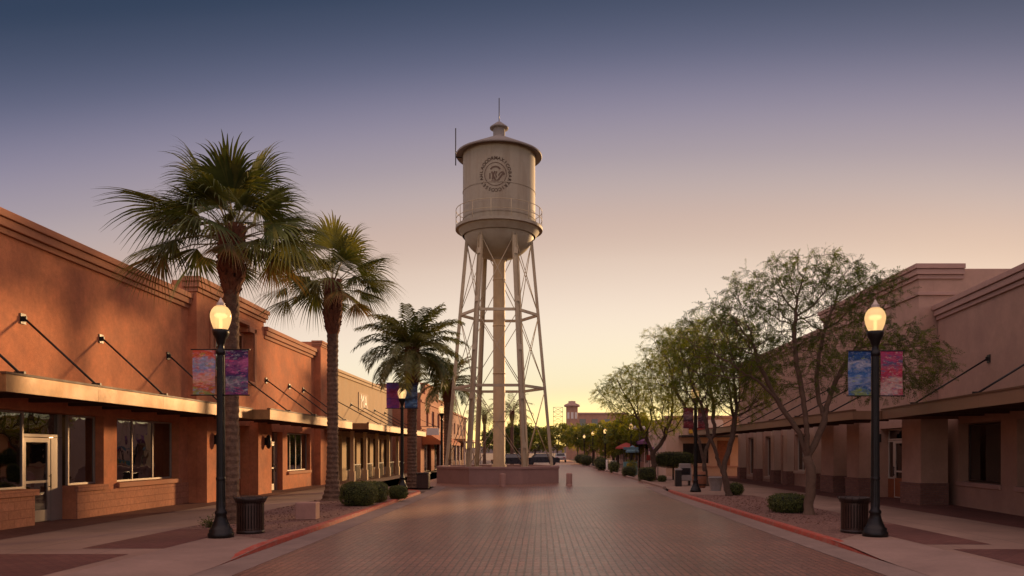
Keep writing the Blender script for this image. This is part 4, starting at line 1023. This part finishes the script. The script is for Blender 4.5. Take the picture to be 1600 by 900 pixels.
def fan_frond(mb, o, az, el, lp, RR, rng, dry=False):
    d = Vector((math.cos(el)*math.cos(az), math.cos(el)*math.sin(az), math.sin(el)))
    sag = .12 + .16*max(0, math.cos(el))
    mid = o + d*lp*.5 - Vector((0,0,sag*lp*.2)); hub = o + d*lp - Vector((0,0,sag*lp))
    mb.tube([o, mid, hub], [.022,.016,.011], 4, 3, cap=False)
    a = (hub-mid).normalized(); sdv = a.cross(Vector((0,0,1)))
    sdv = sdv.normalized() if sdv.length > .1 else Vector((math.sin(az), -math.cos(az), 0))
    roll = rng.uniform(-.5,.5)
    nrm = sdv.cross(a).normalized(); sdv = (sdv*math.cos(roll) + nrm*math.sin(roll)).normalized(); nrm = sdv.cross(a).normalized()
    n = 34; span = R(88); dth = 2*span/n; base = 2 if dry else (0 if rng.random() < .7 else 1)
    fold = rng.uniform(.2, .55); curl = rng.uniform(.3, .9)
    for i in range(n):
        th = -span + dth*(i+.5) + rng.uniform(-.015,.015)
        dr = (a*math.cos(th) + sdv*math.sin(th) - nrm*(fold*abs(math.sin(th)))).normalized()
        Ln = RR*(.66+.34*math.cos(th*.8))*rng.uniform(.9,1.08)
        wd = dr.cross(nrm).normalized()
        dip = rng.uniform(.10,.30); mt = base if rng.random() < .82 else rng.choice([0,1,1])
        prev = None; p = hub
        start = a*(RR*.22*math.cos(th)) if abs(th) < R(90) else Vector((0,0,0))
        for t, wf in ((.02,.08),(.30,1.0),(.52,1.1),(.66,.55),(.82,.32),(1.0,.05)):
            p = hub + start*min(1, t*2)*.6 + dr*Ln*t - Vector((0,0,1))*(dip*Ln*max(0,t-.28)**1.9*1.7) - nrm*(.10*Ln*t*t)
            if t > .6: p = p - dr*(Ln*.30*curl*(t-.6)**1.3) - Vector((0,0,1))*(Ln*.32*curl*(t-.6)**1.5)
            w = wd*(Ln*.36*dth*.56*wf)
            cur = (p-w, p+w)
            if prev: mb.face([prev[0], prev[1], cur[1], cur[0]], mt)
            prev = cur

def fan_palm(label, x, y, zt, r, crown_z, lp, RR, n, seed, boot_len, boot_r, base_r=None, lean=(0,0)):
    T = thing('fan_palm', label, 'palm tree', (x, y, 0)); rng = random.Random(seed)
    c = palm_trunk(T, zt, r, boot_len, boot_r, rng, lean, base_r)
    mb = MB()
    for i in range(n):
        f = (i+.5)/n; el = R(80) - R(78)*f**.72 + rng.uniform(-.16,.16); az = i*2.39996 + rng.uniform(-.25,.25)
        o = Vector((c[0], c[1], zt+.3-.45*f)) + Vector((math.cos(az), math.sin(az), 0))*(.08+.12*f)
        fan_frond(mb, o, az, el, lp*rng.uniform(.55,1.15), RR*rng.uniform(.86,1.1)*(.75 if f > .8 else 1), rng, f > .93)
    mb.build('crown', [M['palmleaf'], M['palmleaf2'], M['palmdry'], M['petiole']], T)
    return T
fan_palm('tallest fan palm behind the nearest lamp, its trunk shaggy under a wide crown', -7.5, 18.6, 6.9, .185, 7.3, 1.22, 1.44, 47, 11, 1.3, .30, .24, (.02,0))
fan_palm('second tall fan palm beside the large clipped bush', -7.4, 27.3, 7.55, .2, 7.8, 1.3, 1.48, 33, 12, 1.6, .30, .42)

def pinnate_palm(label, x, y, zt, r, Lf, n, seed, boot_len, boot_r, lean=(0,0), dens=52):
    T = thing('feather_palm', label, 'palm tree', (x, y, 0)); rng = random.Random(seed)
    c = palm_trunk(T, zt, r, boot_len, boot_r, rng, lean)
    mb = MB()
    for i in range(n):
        f = (i+.5)/n; el = R(80)-R(92)*f + rng.uniform(-.1,.1); az = i*2.39996 + rng.uniform(-.25,.25)
        ln = Lf*rng.uniform(.88,1.1); h = Vector((math.cos(az), math.sin(az), 0)); p = Vector((c[0],c[1],zt+.15-.3*f)) + h*.12
        pts = [p.copy()]; e = el; K = 10
        for q in range(K):
            e -= R(5.8 + 4.6*math.cos(el))*(q/K+.35); p = p + (h*math.cos(e)+Vector((0,0,math.sin(e))))*ln/K; pts.append(p.copy())
        mb.tube(pts, [.022-.0017*q for q in range(K+1)], 4, 3, cap=False)
        mt0 = 0 if rng.random() < .35 else 1
        for q in range(dens):
            t = .12 + .88*q/dens; k = t*K; i0 = min(int(k), K-1); P0 = pts[i0].lerp(pts[i0+1], k-i0); tg = (pts[i0+1]-pts[i0]).normalized()
            sd = tg.cross(Vector((0,0,1))); sd = sd.normalized() if sd.length > .05 else Vector((-h.y,h.x,0))
            l = .66*(1-abs(t-.45)*.95)*rng.uniform(.85,1.1)*Lf/2.4
            for sg in (-1,1):
                d = (sd*sg*.85 + tg*.75 + Vector((0,0,rng.uniform(-.15,.25)))).normalized(); m2 = P0 + d*l*.6 - Vector((0,0,.05*l)); e2 = P0 + d*l*.98 - Vector((0,0,.35*l*rng.uniform(.6,1.2)))
                w = tg*.027*Lf/2.4
                mt = mt0 if rng.random() < .85 else 1
                mb.face([P0-w*.5, P0+w*.5, m2+w, m2-w], mt); mb.face([m2-w, m2+w, e2], mt)
    mb.build('crown', [M['palmleaf'], M['palmleaf2'], M['palmdry'], M['petiole']], T)
    return T
pinnate_palm('feathery palm with arching fronds rising beside the magenta banner lamp', -6.2, 37.0, 6.55, .24, 2.7, 52, 13, 1.8, .34)
pinnate_palm('smaller feathery palm close against the water tower legs', -6.0, 49.5, 6.1, .26, 2.3, 34, 14, 1.2, .32)
pinnate_palm('far slender palm seen between the water tower legs', -7.7, 105, 6.5, .22, 3.0, 26, 15, 1.0, .3, dens=22)
pinnate_palm('far dark palm standing close behind the tower pipe', -3.6, 96, 6.6, .22, 3.0, 26, 16, 1.0, .3, dens=22)

# ---- branching trees (space colonisation)
def grow(base, stems, ells, seed, n_att=500, step=.16, infl=1.6, kill=.30, iters=140):
    rs = np.random.RandomState(seed)
    att = []
    tot = sum(e[6] for e in ells)
    for (cx, cy, cz, rx, ry, rz, wt) in ells:
        k = int(n_att*wt/tot); pts = []
        while len(pts) < k:
            v = rs.uniform(-1, 1, 3); l = np.linalg.norm(v)
            if l < 1 and l > .25*rs.rand(): pts.append(np.array([cx,cy,cz]) + v*np.array([rx,ry,rz]))
        att += pts
    att = np.array(att)
    nodes_, parent = [np.array(base, float)], [-1]
    known = {}
    for stem in stems:       # explicit main limbs as polylines; shared beginnings are built once
        last = 0; key = ()
        for p in stem:
            key = key + (tuple(p),)
            if key in known: last = known[key]; continue
            a = nodes_[last]; b = np.array(p, float); d = np.linalg.norm(b-a); k = max(1, int(d/step))
            side_v = rs.normal(0, .05*d, 3)
            for q in range(1, k+1):
                nodes_.append(a + (b-a)*q/k + side_v*math.sin(PI*q/k) + (rs.uniform(-.02,.02,3) if q < k else 0)); parent.append(last); last = len(nodes_)-1
            known[key] = last
    pts = np.array(nodes_)
    d2 = ((att[:,None,:]-pts[None,:,:])**2).sum(2); near = d2.argmin(1); dm = np.sqrt(d2.min(1))
    for it in range(iters):
        keep = dm > kill; att, near, dm = att[keep], near[keep], dm[keep]
        if len(dm) == 0: break
        use = dm < infl
        if not use.any(): use = dm <= dm.min()+.3
        new, par = [], []
        for nidx in np.unique(near[use]):
            sel = att[use & (near == nidx)]
            v = (sel-pts[nidx]); v /= np.linalg.norm(v, axis=1)[:,None]; v = v.mean(0)
            pv = pts[nidx]-pts[parent[nidx]] if parent[nidx] >= 0 else np.array([0,0,step])
            v = v + pv/step*.35 + rs.normal(0,.16,3); l = np.linalg.norm(v)
            if l < 1e-6: continue
            new.append(pts[nidx] + v/l*step); par.append(nidx)
        if not new: break
        base_i = len(pts); nw = np.array(new)
        parent += [int(q) for q in par]; pts = np.vstack([pts, nw])
        e2 = ((att[:,None,:]-nw[None,:,:])**2).sum(2); k2 = e2.argmin(1); m2 = np.sqrt(e2.min(1)); better = m2 < dm
        near = np.where(better, base_i+k2, near); dm = np.where(better, m2, dm)
        if len(pts) > 12000: break
    return pts, parent
def tree(label, name, loc, stems, ells, seed, r_tip=.006, r_exp=2.05, bark='bark', leaf=('leaf','leaf2'), n_att=500, step=.16, infl=1.6, kill=.3, leaves_per=10, leaf_l=.07, spray=.22, rmax=.16, droop=.25, thr=3.0, group=None, cat='tree', lw=.4):
    T = thing(name, label, cat, loc, group=group)
    pts, parent = grow((0,0,0), stems, ells, seed, n_att, step, infl, kill)
    n = len(pts); kids = [[] for _ in range(n)]
    for i, p in enumerate(parent):
        if p >= 0: kids[p].append(i)
    rad = np.zeros(n)
    for i in range(n-1, -1, -1):
        rad[i] = r_tip if not kids[i] else sum(rad[k]**r_exp for k in kids[i])**(1/r_exp)
    rr = np.minimum(rad*min(1, 1e9), 1e9); sc = rmax/rr[0] if rr[0] > 0 else 1
    # scale thick parts towards rmax, keep twigs thin
    rr = r_tip + (rr-r_tip)*((rmax-r_tip)/max(rr[0]-r_tip, 1e-6))
    mb = MB(); mbt = MB()
    start = [0]; seen = set()
    stack = [(0, None)]
    while stack:
        i, pre = stack.pop()
        chain = ([pre] if pre is not None else []) + [i]
        while kids[i]:
            ks = sorted(kids[i], key=lambda k: -rad[k])
            for k in ks[1:]: stack.append((k, i))
            i = ks[0]; chain.append(i)
        rch = [rr[c] for c in chain]
        if pre is not None: rch[0] = min(rch[0], rch[1]*1.25)
        if len(chain) > 1:
            m = 9 if rch[0] > .05 else (5 if rch[0] > .015 else 3)
            P_ = [pts[c].copy() for c in chain]
            if pre is None:
                rch[0] *= 1.35
            mb.tube([Vector(p) for p in P_], rch, m, 0, cap=False)
    mb.build('trunk', M[bark], T)
    rng = random.Random(seed+99); mb = MB()
    tipd = np.zeros(n, int)
    for i in range(n-1, -1, -1):
        if kids[i]: tipd[i] = 1 + max(tipd[k] for k in kids[i])
    for i in range(n):
        if tipd[i] > thr*3 or i == 0 or rng.random() > .92: continue
        p = Vector(pts[i]); pd = (p - Vector(pts[parent[i]])).normalized()
        for q in range(3 if not kids[i] else 2):
            d = (pd*.7 + rvec(rng)*.9).normalized(); d = (d - Vector((0,0,droop))).normalized(); sl = spray*rng.uniform(.5,1.2)
            mt = 0 if rng.random() < .62 else 1
            side = d.orthogonal().normalized(); side = Matrix.Rotation(rng.uniform(0,6.3), 3, d) @ side
            nn = d.cross(side)
            for k in range(leaves_per):
                t = (k+.5)/leaves_per; a = p + d*sl*t - Vector((0,0,.12*sl*t*t))
                dd = (side*(1 if k % 2 else -1) + d*.6 + rvec(rng)*.35).normalized()
                leaf_quad(mb, a, dd, leaf_l*lw, leaf_l*rng.uniform(.7,1.3), (nn + rvec(rng)*.5), mt)
    mb.build('crown', [M[leaf[0]], M[leaf[1]]], T)
    return T
# the big airy one
tree('large airy tree with pale forked trunk spreading thin feathery leaves before the shops', 'mesquite_tree', (7.4, 21.2, 0),
     [[(.05,0,.7),(-.03,.05,1.55),(-.75,.1,3.0),(-1.5,.1,4.7)],[(.05,0,.7),(-.03,.05,1.55),(-.25,-.2,3.3),(-.4,-.1,5.6)],[(.05,0,.7),(-.03,.05,1.55),(.45,.05,2.6),(1.25,.1,4.5)],[(.05,0,.7),(-.03,.05,1.55),(.45,.05,2.6),(.6,.4,5.2)],[(.05,0,.7),(-.03,.05,1.55),(-.75,.1,3.0),(-1.9,-.3,3.9)]], [(-.35,.1,5.2,2.6,2.4,2.0,1.0),(-2.2,.2,4.8,1.7,1.6,1.3,.5),(1.9,0,4.3,1.7,1.6,1.2,.42),(.1,0,6.5,1.5,1.4,.8,.3),(1.5,.2,6.2,1.3,1.2,.7,.2),(2.6,-.2,4.2,1.2,1.2,.9,.3)], 3,
     bark='palebark', leaf=('leafdark','leaf'), n_att=3600, step=.13, infl=1.5, kill=.17, leaves_per=17, leaf_l=.054, spray=.32, droop=.4, lw=.36, rmax=.135, thr=1.0, r_tip=.0045)
tree('leaning dark trunked mesquite beside the grey concrete pot', 'mesquite_tree', (7.35, 30.0, 0),
     [[(-.15,0,.7),(-.45,.1,1.5),(-.8,.1,2.4)], [(-.15,0,.7),(.0,.1,1.7),(.25,.2,2.8)]], [(-.75,0,4.6,1.6,1.7,1.3,1.0),(.5,.2,4.4,1.5,1.5,1.5,1.0),(-.2,0,6.1,1.6,1.4,1.0,.6),(-1.7,.3,5.8,1.1,1.1,.9,.4)], 5, n_att=2400, step=.13, infl=1.5, kill=.17, leaves_per=20, leaf_l=.06, spray=.38, droop=.6, lw=.34, rmax=.125, thr=1.2)
tree('broad rounded mesquite over the square clipped bush', 'mesquite_tree', (6.8, 46, 0),
     [[(.0,0,.9),(-.1,0,1.6),(-.5,0,2.6)], [(0,0,.9),(-.1,0,1.6),(.7,.1,2.7)]], [(-.2,0,4.2,2.6,2.6,1.8,1.0),(-.6,0,5.9,2.3,2.2,1.4,.8),(1.7,.2,6.8,2.4,2.2,1.8,.9),(-2.3,0,5.2,1.4,1.5,.9,.3)], 8, n_att=2400, step=.18, infl=2.0, kill=.24, leaves_per=22, leaf_l=.075, spray=.52, droop=.6, lw=.36, rmax=.16, thr=1.2)
tree('thin topped mesquite between the leaning tree and the rounded one', 'mesquite_tree', (8.3, 38.5, 0),
     [[(-.1,0,1.0),(-.4,0,2.4)], [(-.1,0,1.0),(.4,0,2.6)]], [(-.6,0,5.4,2.5,2.2,1.8,1.0),(-1.6,0,7.0,1.9,1.6,1.2,.6),(.6,0,7.4,2.0,1.6,1.2,.7)], 9, n_att=1800, step=.16, infl=1.8, kill=.22, leaves_per=14, leaf_l=.065, spray=.42, droop=.4, lw=.34, rmax=.12, thr=1.1)
# far street trees
far = [(3.2,150,7.5,4.2,'round green tree at the far end of the street, nearest the tower leg'),(8.5,142,7.2,4.6,'broad green tree at the far end of the street under the skyline building'),(13.5,132,7.4,4.4,'green tree beyond the far tan shop'),(8.0,116,6.2,3.2,'green tree over the far row of lamps'),(-1.2,160,7.0,4.0,'green tree at the street end seen beside the tower leg'),(-3.6,118,6.3,3.2,'dark tree behind the central pipe of the water tower'),(-6.6,128,6.2,3.4,'dark tree low between the water tower legs'),(9.2,98,5.6,2.6,'small green tree before the far tan shop'),(8.4,84,5.4,2.3,'small green tree before the far pink shop'),(8.2,70,5.2,2.0,'small green tree before the far pale shop'),(20,150,8.0,5,'tall green tree behind the far tan shop')]
for k, (x, y, h, w, lb) in enumerate(far):
    tree(lb, 'street_tree', (x, y, 0), [[(0,0,1.3)]], [(0,0,h*.58,w,w,h*.36,1.0),(w*.4,0,h*.7,w*.6,w*.6,h*.25,.5),(-w*.45,0,h*.62,w*.55,w*.6,h*.25,.4)], 40+k,
         n_att=700, step=.35, infl=3.5, kill=.45, leaves_per=8, leaf_l=.30, spray=.7, rmax=.18, r_tip=.012, thr=1.4, leaf=('leafdark','farleaf') if x < 0 else ('farleaf','farleaf2'), group='green trees far along the street', lw=.6)

# ------------------------------------------------------------------ parked cars, stands, umbrellas
def make_car(label, x, y, rz, paint, group='cars parked beyond the plaza'):
    T = thing('parked_car', label, 'car', (x, y, 0), rz, group)
    prof = [(-2.15,.35),(-2.2,.75),(-1.95,.95),(-1.2,1.0),(-.75,1.42),(.75,1.46),(1.45,1.02),(2.1,.92),(2.2,.7),(2.15,.35)]
    mb = MB(); n = len(prof); w = .86
    def half(p): return w*(.78 if p[1] > 1.2 else 1)
    for sgn in (-1,1): mb.face([(p[0], sgn*half(p), p[1]) for p in (prof if sgn < 0 else reversed(prof))])
    for i in range(n):
        a, b = prof[i], prof[(i+1)%n]; mb.face([(a[0],-half(a),a[1]),(a[0],half(a),a[1]),(b[0],half(b),b[1]),(b[0],-half(b),b[1])])
    mb.build('body', M[paint], T, bevel=.03)
    mb = MB()
    for sgn in (-1,1): mb.face([(-1.05,sgn*.868,1.04),(-.68,sgn*.70,1.37),(.70,sgn*.70,1.40),(1.25,sgn*.868,1.04)])
    mb.face([(1.47,-.66,1.06),(1.47,.66,1.06),(.82,.6,1.445),(.82,-.6,1.445)]); mb.face([(-1.23,-.66,1.03),(-.81,-.6,1.41),(-.81,.6,1.41),(-1.23,.66,1.03)]); mb.build('window_glass', M['carglass'], T)
    for wx in (-1.35,1.35):
        for sgn in (-1,1):
            tmp = MB(); tmp.lathe([(.0,-.1),(.31,-.1),(.33,0),(.31,.1),(.0,.1)], 16); mb = MB()
            mb.v = [(wx+a, sgn*.80+c, .33+b) for a, b, c in tmp.v]; mb.f, mb.m, mb.s = tmp.f, tmp.m, tmp.s; wh = mb.build('wheel', M['tyre'], T)
    for sgn in (-1,1):
        mb = MB(); mb.box(-2.215,-2.16,sgn*.55-.16,sgn*.55+.16,.68,.82); mb.build('tail_light', M['taillight'], T)
    return T
make_car('dark parked car seen across the plaza between the water tower legs', -3.3, 86, R(10), 'cardark')
make_car('silver car standing at the far end of the street', 3.1, 122, R(90), 'carwhite')
make_car('second dark car parked behind the planter wall', .1, 95, R(5), 'cardark')
def umbrella(label, x, y, h, r, m):
    T = thing('patio_umbrella', label, 'umbrella', (x, y, 0), group='patio umbrellas outside the far shops')
    mb = MB(); mb.tube([(0,0,0),(0,0,h)], .03, 8); mb.lathe([(.25,0),(.25,.08),(.05,.1)], 12); mb.build('pole', M['darkmetal'], T)
    mb = MB(); mb.lathe([(r,h-.55),(r*.98,h-.42),(r*.5,h-.15),(.02,h+.02)], 8, smooth=False); mb.build('canopy', m, T)
umbrella('red patio umbrella outside the far pale shop', 7.6, 68, 2.5, 1.0, M['redcloth'])
umbrella('blue patio umbrella outside the far pale shop', 7.4, 62, 2.2, .55, M['bluecloth'])
umbrella('purple patio umbrella outside the far pale shop', 9.3, 60, 2.3, .9, M['purplecloth'])
T = thing('market_stand', 'teal and yellow market stand at the kerb before the far pale shop', 'stand', (6.7, 57.5, 0))
mb = MB(); mb.box(-.5,.5,-.3,.3,0,.95); mb.build('counter', M['teal'], T)
mb = MB(); mb.box(-.3,.1,-.34,-.305,.1,.85); mb.build('front_panel', M['yellow'], T)
mb = MB(); mb.box(-.55,.55,-.4,.4,2.0,2.05); mb.box(-.55,.55,-.41,-.39,1.86,1.998); mb.build('roof', M['bluecloth'], T)
for x in (-.45,.45):
    mb = MB(); mb.box(x-.03,x+.03,.2,.26,.952,1.998); mb.build('post', M['darkmetal'], T)
T = thing('street_sign', 'white square street sign on a pole beside the rounded mesquite', 'sign', (7.7, 50.5, 0))
mb = MB(); mb.tube([(0,0,0),(0,0,2.3)], .03, 8); mb.build('pole', M['newsbox'], T); mb = MB(); mb.box(-.28,.28,-.05,-.033,1.9,2.3); mb.build('plate', M['signwhite'], T)
T = thing('white_post', 'short white marker post at the far kerb', 'post', (5.85, 68, 0))
mb = MB(); mb.lathe([(.09,0),(.09,.95),(.06,1.0)], 12, capt=True); mb.lathe([(.14,0),(.14,.08),(.09,.1)], 12); mb.build('body', M['signwhite'], T)

for x, y, lb, mm in ((6.6,55.5,'green potted shrub beside the teal and yellow stand','pot'),(7.3,63.5,'potted shrub under the red patio umbrella','barrel')):
    T = thing('potted_shrub', lb, 'potted plant', (x, y, 0)); rng = random.Random(len(lb))
    mb = MB(); mb.lathe([(.2,0),(.28,.42),(.3,.44),(.24,.44),(.22,.38),(.01,.38)], 14); mb.build('pot', M[mm], T)
    mb = MB()
    for q in range(900):
        d = rvec(rng); p = Vector((0,0,.75)) + Vector((d.x*.4,d.y*.4,d.z*.36))*rng.uniform(.4,1.05); leaf_quad(mb, p, rvec(rng), .04, .08, rvec(rng), rng.choice([0,1]))
    mb.build('foliage', [M['bushleaf2'], M['leaf2']], T)
T = thing('sandwich_board', 'small white folding board standing on the pavement by the far row of lamps', 'sign board', (6.7, 71, 0))
mb = MB()
for sg in (-1,1): mb.obox((0, sg*.14, .45), (.28,0,0), (0,.012,0), (0,-sg*.12,.45))
mb.build('panel', M['signwhite'], T)
T = thing('double_lamp', 'twin headed white globe lamp on a thin pole before the far pale shop', 'street lamp', (8.6, 67, 0))
mb = MB(); mb.tube([(0,0,0),(0,0,3.6)], [.06,.04], 8); mb.tube([(-.35,0,3.55),(0,0,3.7),(.35,0,3.55)], .025, 6); mb.build('pole', M['lampmetal'], T)
for sg in (-1,1):
    mb = MB(); mb.lathe([(.05,3.55),(.17,3.68),(.18,3.8),(.1,3.93),(.0,3.96)], 14, (sg*.35, 0)); mb.build('globe', M['signwhite'], T)
T = thing('menu_stand', 'dark red menu stand under the purple umbrella', 'stand', (8.3, 58.5, 0))
mb = MB(); mb.tube([(0,0,0),(0,0,1.1)], .03, 6); mb.lathe([(.2,0),(.2,.04),(.03,.06)], 12); mb.build('pole', M['darkmetal'], T)
mb = MB(); mb.obox((0,-.03,1.25), (.25,0,0), (0,.015,.01), (0,-.1,.2)); mb.build('board', M['redcloth'], T)

# far low hills close the horizon
mb = MB(); rng = random.Random(77); prev = None
for i in range(81):
    x = -900+22.5*i; h = 9 + 6*math.sin(i*.31) + 4*math.sin(i*.83+1) + rng.uniform(-1,1)
    cur = [(x,700,-.2),(x,740,h),(x,830,-.2)]
    if prev:
        for k in range(2): mb.face([prev[k],cur[k],cur[k+1],prev[k+1]], 0, True)
    prev = cur
struct('hills', mb, M['hills'])

# ------------------------------------------------------------------ sky, sun, camera
SUN_AZ, SUN_EL = R(31), R(8.5)          # from straight ahead (+Y) towards +X
w = bpy.data.worlds.new('World'); SC.world = w; w.use_nodes = True
nt = w.node_tree; nt.nodes.clear()
out = N(nt, 'ShaderNodeOutputWorld'); bg = N(nt, 'ShaderNodeBackground'); L(nt, bg.outputs[0], out.inputs[0])
sky = N(nt, 'ShaderNodeTexSky', sky_type='NISHITA', sun_disc=False); sky.sun_elevation = SUN_EL; sky.sun_rotation = SUN_AZ
sky.air_density = 1.6; sky.dust_density = 3.0; sky.ozone_density = 2.5
tc = N(nt, 'ShaderNodeTexCoord'); sx = N(nt, 'ShaderNodeSeparateXYZ'); L(nt, tc.outputs['Generated'], sx.inputs[0])
asn = N(nt, 'ShaderNodeMath', operation='ARCSINE'); L(nt, sx.outputs[2], asn.inputs[0])
# angle away from the glow, in plan
dt = N(nt, 'ShaderNodeVectorMath', operation='DOT_PRODUCT'); dt.inputs[1].default_value = (math.sin(R(6)), math.cos(R(6)), 0)
nv = N(nt, 'ShaderNodeCombineXYZ'); L(nt, sx.outputs[0], nv.inputs[0]); L(nt, sx.outputs[1], nv.inputs[1])
nrm = N(nt, 'ShaderNodeVectorMath', operation='NORMALIZE'); L(nt, nv.outputs[0], nrm.inputs[0]); L(nt, nrm.outputs[0], dt.inputs[0])
om = N(nt, 'ShaderNodeMath', operation='SUBTRACT'); om.inputs[0].default_value = 1; L(nt, dt.outputs['Value'], om.inputs[1])
cl = N(nt, 'ShaderNodeMath', operation='MINIMUM'); L(nt, om.outputs[0], cl.inputs[0]); cl.inputs[1].default_value = .40
ad = N(nt, 'ShaderNodeMath', operation='MULTIPLY_ADD'); L(nt, cl.outputs[0], ad.inputs[0]); ad.inputs[1].default_value = R(29); L(nt, asn.outputs[0], ad.inputs[2])
mr = N(nt, 'ShaderNodeMath', operation='DIVIDE', use_clamp=True); L(nt, ad.outputs[0], mr.inputs[0]); mr.inputs[1].default_value = R(60)
stops = [(-1,'#f8d284'),(.3,'#fccf68'),(2.5,'#ffe08a'),(5,'#fff3cc'),(9.6,'#ffebd8'),(13.9,'#dfc6b5'),(16.5,'#d0b4a7'),(18.7,'#c0aeab'),(21,'#a99ca4'),(24,'#8f889e'),(27.3,'#5f647f'),(31,'#39455d'),(33.5,'#283a54'),(37,'#565468'),(46,'#a38c96'),(60,'#c8a8a2')]  # topmost stops, above the view, are brightened as added fill from overhead
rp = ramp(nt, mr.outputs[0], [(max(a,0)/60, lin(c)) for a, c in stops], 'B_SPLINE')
k = N(nt, 'ShaderNodeMix', data_type='RGBA', blend_type='MIX'); k.inputs[0].default_value = .04
skm = mixc(nt, 1.0, sky.outputs[0], (.10,.10,.10,1), 'MULTIPLY')
L(nt, rp.outputs[0], k.inputs[6]); L(nt, skm, k.inputs[7])
# strength stays in the prescribed range; the gradient is scaled up to match
# the half of the sky behind the camera is brightened as added fill light
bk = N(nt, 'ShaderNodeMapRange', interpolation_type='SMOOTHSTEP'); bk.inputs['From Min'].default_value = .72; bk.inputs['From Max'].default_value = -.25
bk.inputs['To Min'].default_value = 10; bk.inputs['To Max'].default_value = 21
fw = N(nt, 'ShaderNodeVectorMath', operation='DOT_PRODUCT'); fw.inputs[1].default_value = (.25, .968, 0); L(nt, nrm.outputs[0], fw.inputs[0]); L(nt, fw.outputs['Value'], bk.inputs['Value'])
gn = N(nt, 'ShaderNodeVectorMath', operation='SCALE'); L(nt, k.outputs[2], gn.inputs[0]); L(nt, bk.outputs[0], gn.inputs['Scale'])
# the strip of sky just over the horizon is brightest
hz = N(nt, 'ShaderNodeMapRange', interpolation_type='SMOOTHSTEP'); hz.inputs['From Min'].default_value = R(5); hz.inputs['From Max'].default_value = 0
hz.inputs['To Min'].default_value = 1; hz.inputs['To Max'].default_value = 2.1; L(nt, ad.outputs[0], hz.inputs['Value'])
g2 = N(nt, 'ShaderNodeVectorMath', operation='SCALE'); L(nt, gn.outputs[0], g2.inputs[0]); L(nt, hz.outputs[0], g2.inputs['Scale'])
sc_ = g2.outputs[0]
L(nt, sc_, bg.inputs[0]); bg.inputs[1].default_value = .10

sd = bpy.data.lights.new('sun', 'SUN'); sd.energy = 5.0; sd.angle = R(5.0); sd.color = (1, .60, .28)
so = bpy.data.objects.new('sun', sd); COL.objects.link(so)
dv = Vector((math.sin(SUN_AZ)*math.cos(SUN_EL), math.cos(SUN_AZ)*math.cos(SUN_EL), math.sin(SUN_EL)))
so.rotation_euler = dv.to_track_quat('Z', 'Y').to_euler(); so.location = (30, 60, 40)

cd = bpy.data.cameras.new('camera'); cam = bpy.data.objects.new('camera', cd); COL.objects.link(cam)
cam.location = (0, 0, EYE); cam.rotation_euler = (R(90), 0, 0)
cd.sensor_width = 36; cd.lens = F/1600*36; cd.shift_x = (800-VX)/1600; cd.shift_y = (HY-450)/1600; cd.clip_end = 4000; cd.clip_start = .1
SC.camera = cam
SC.view_settings.view_transform = 'Standard'; SC.view_settings.look = 'None'; SC.view_settings.exposure = 0; SC.view_settings.gamma = 1
SC.render.engine = 'CYCLES'
cy = SC.cycles; cy.max_bounces = 6; cy.diffuse_bounces = 3; cy.glossy_bounces = 3; cy.transmission_bounces = 4; cy.transparent_max_bounces = 12
cy.use_denoising = True; cy.sample_clamp_indirect = 4; cy.caustics_reflective = False; cy.caustics_refractive = False
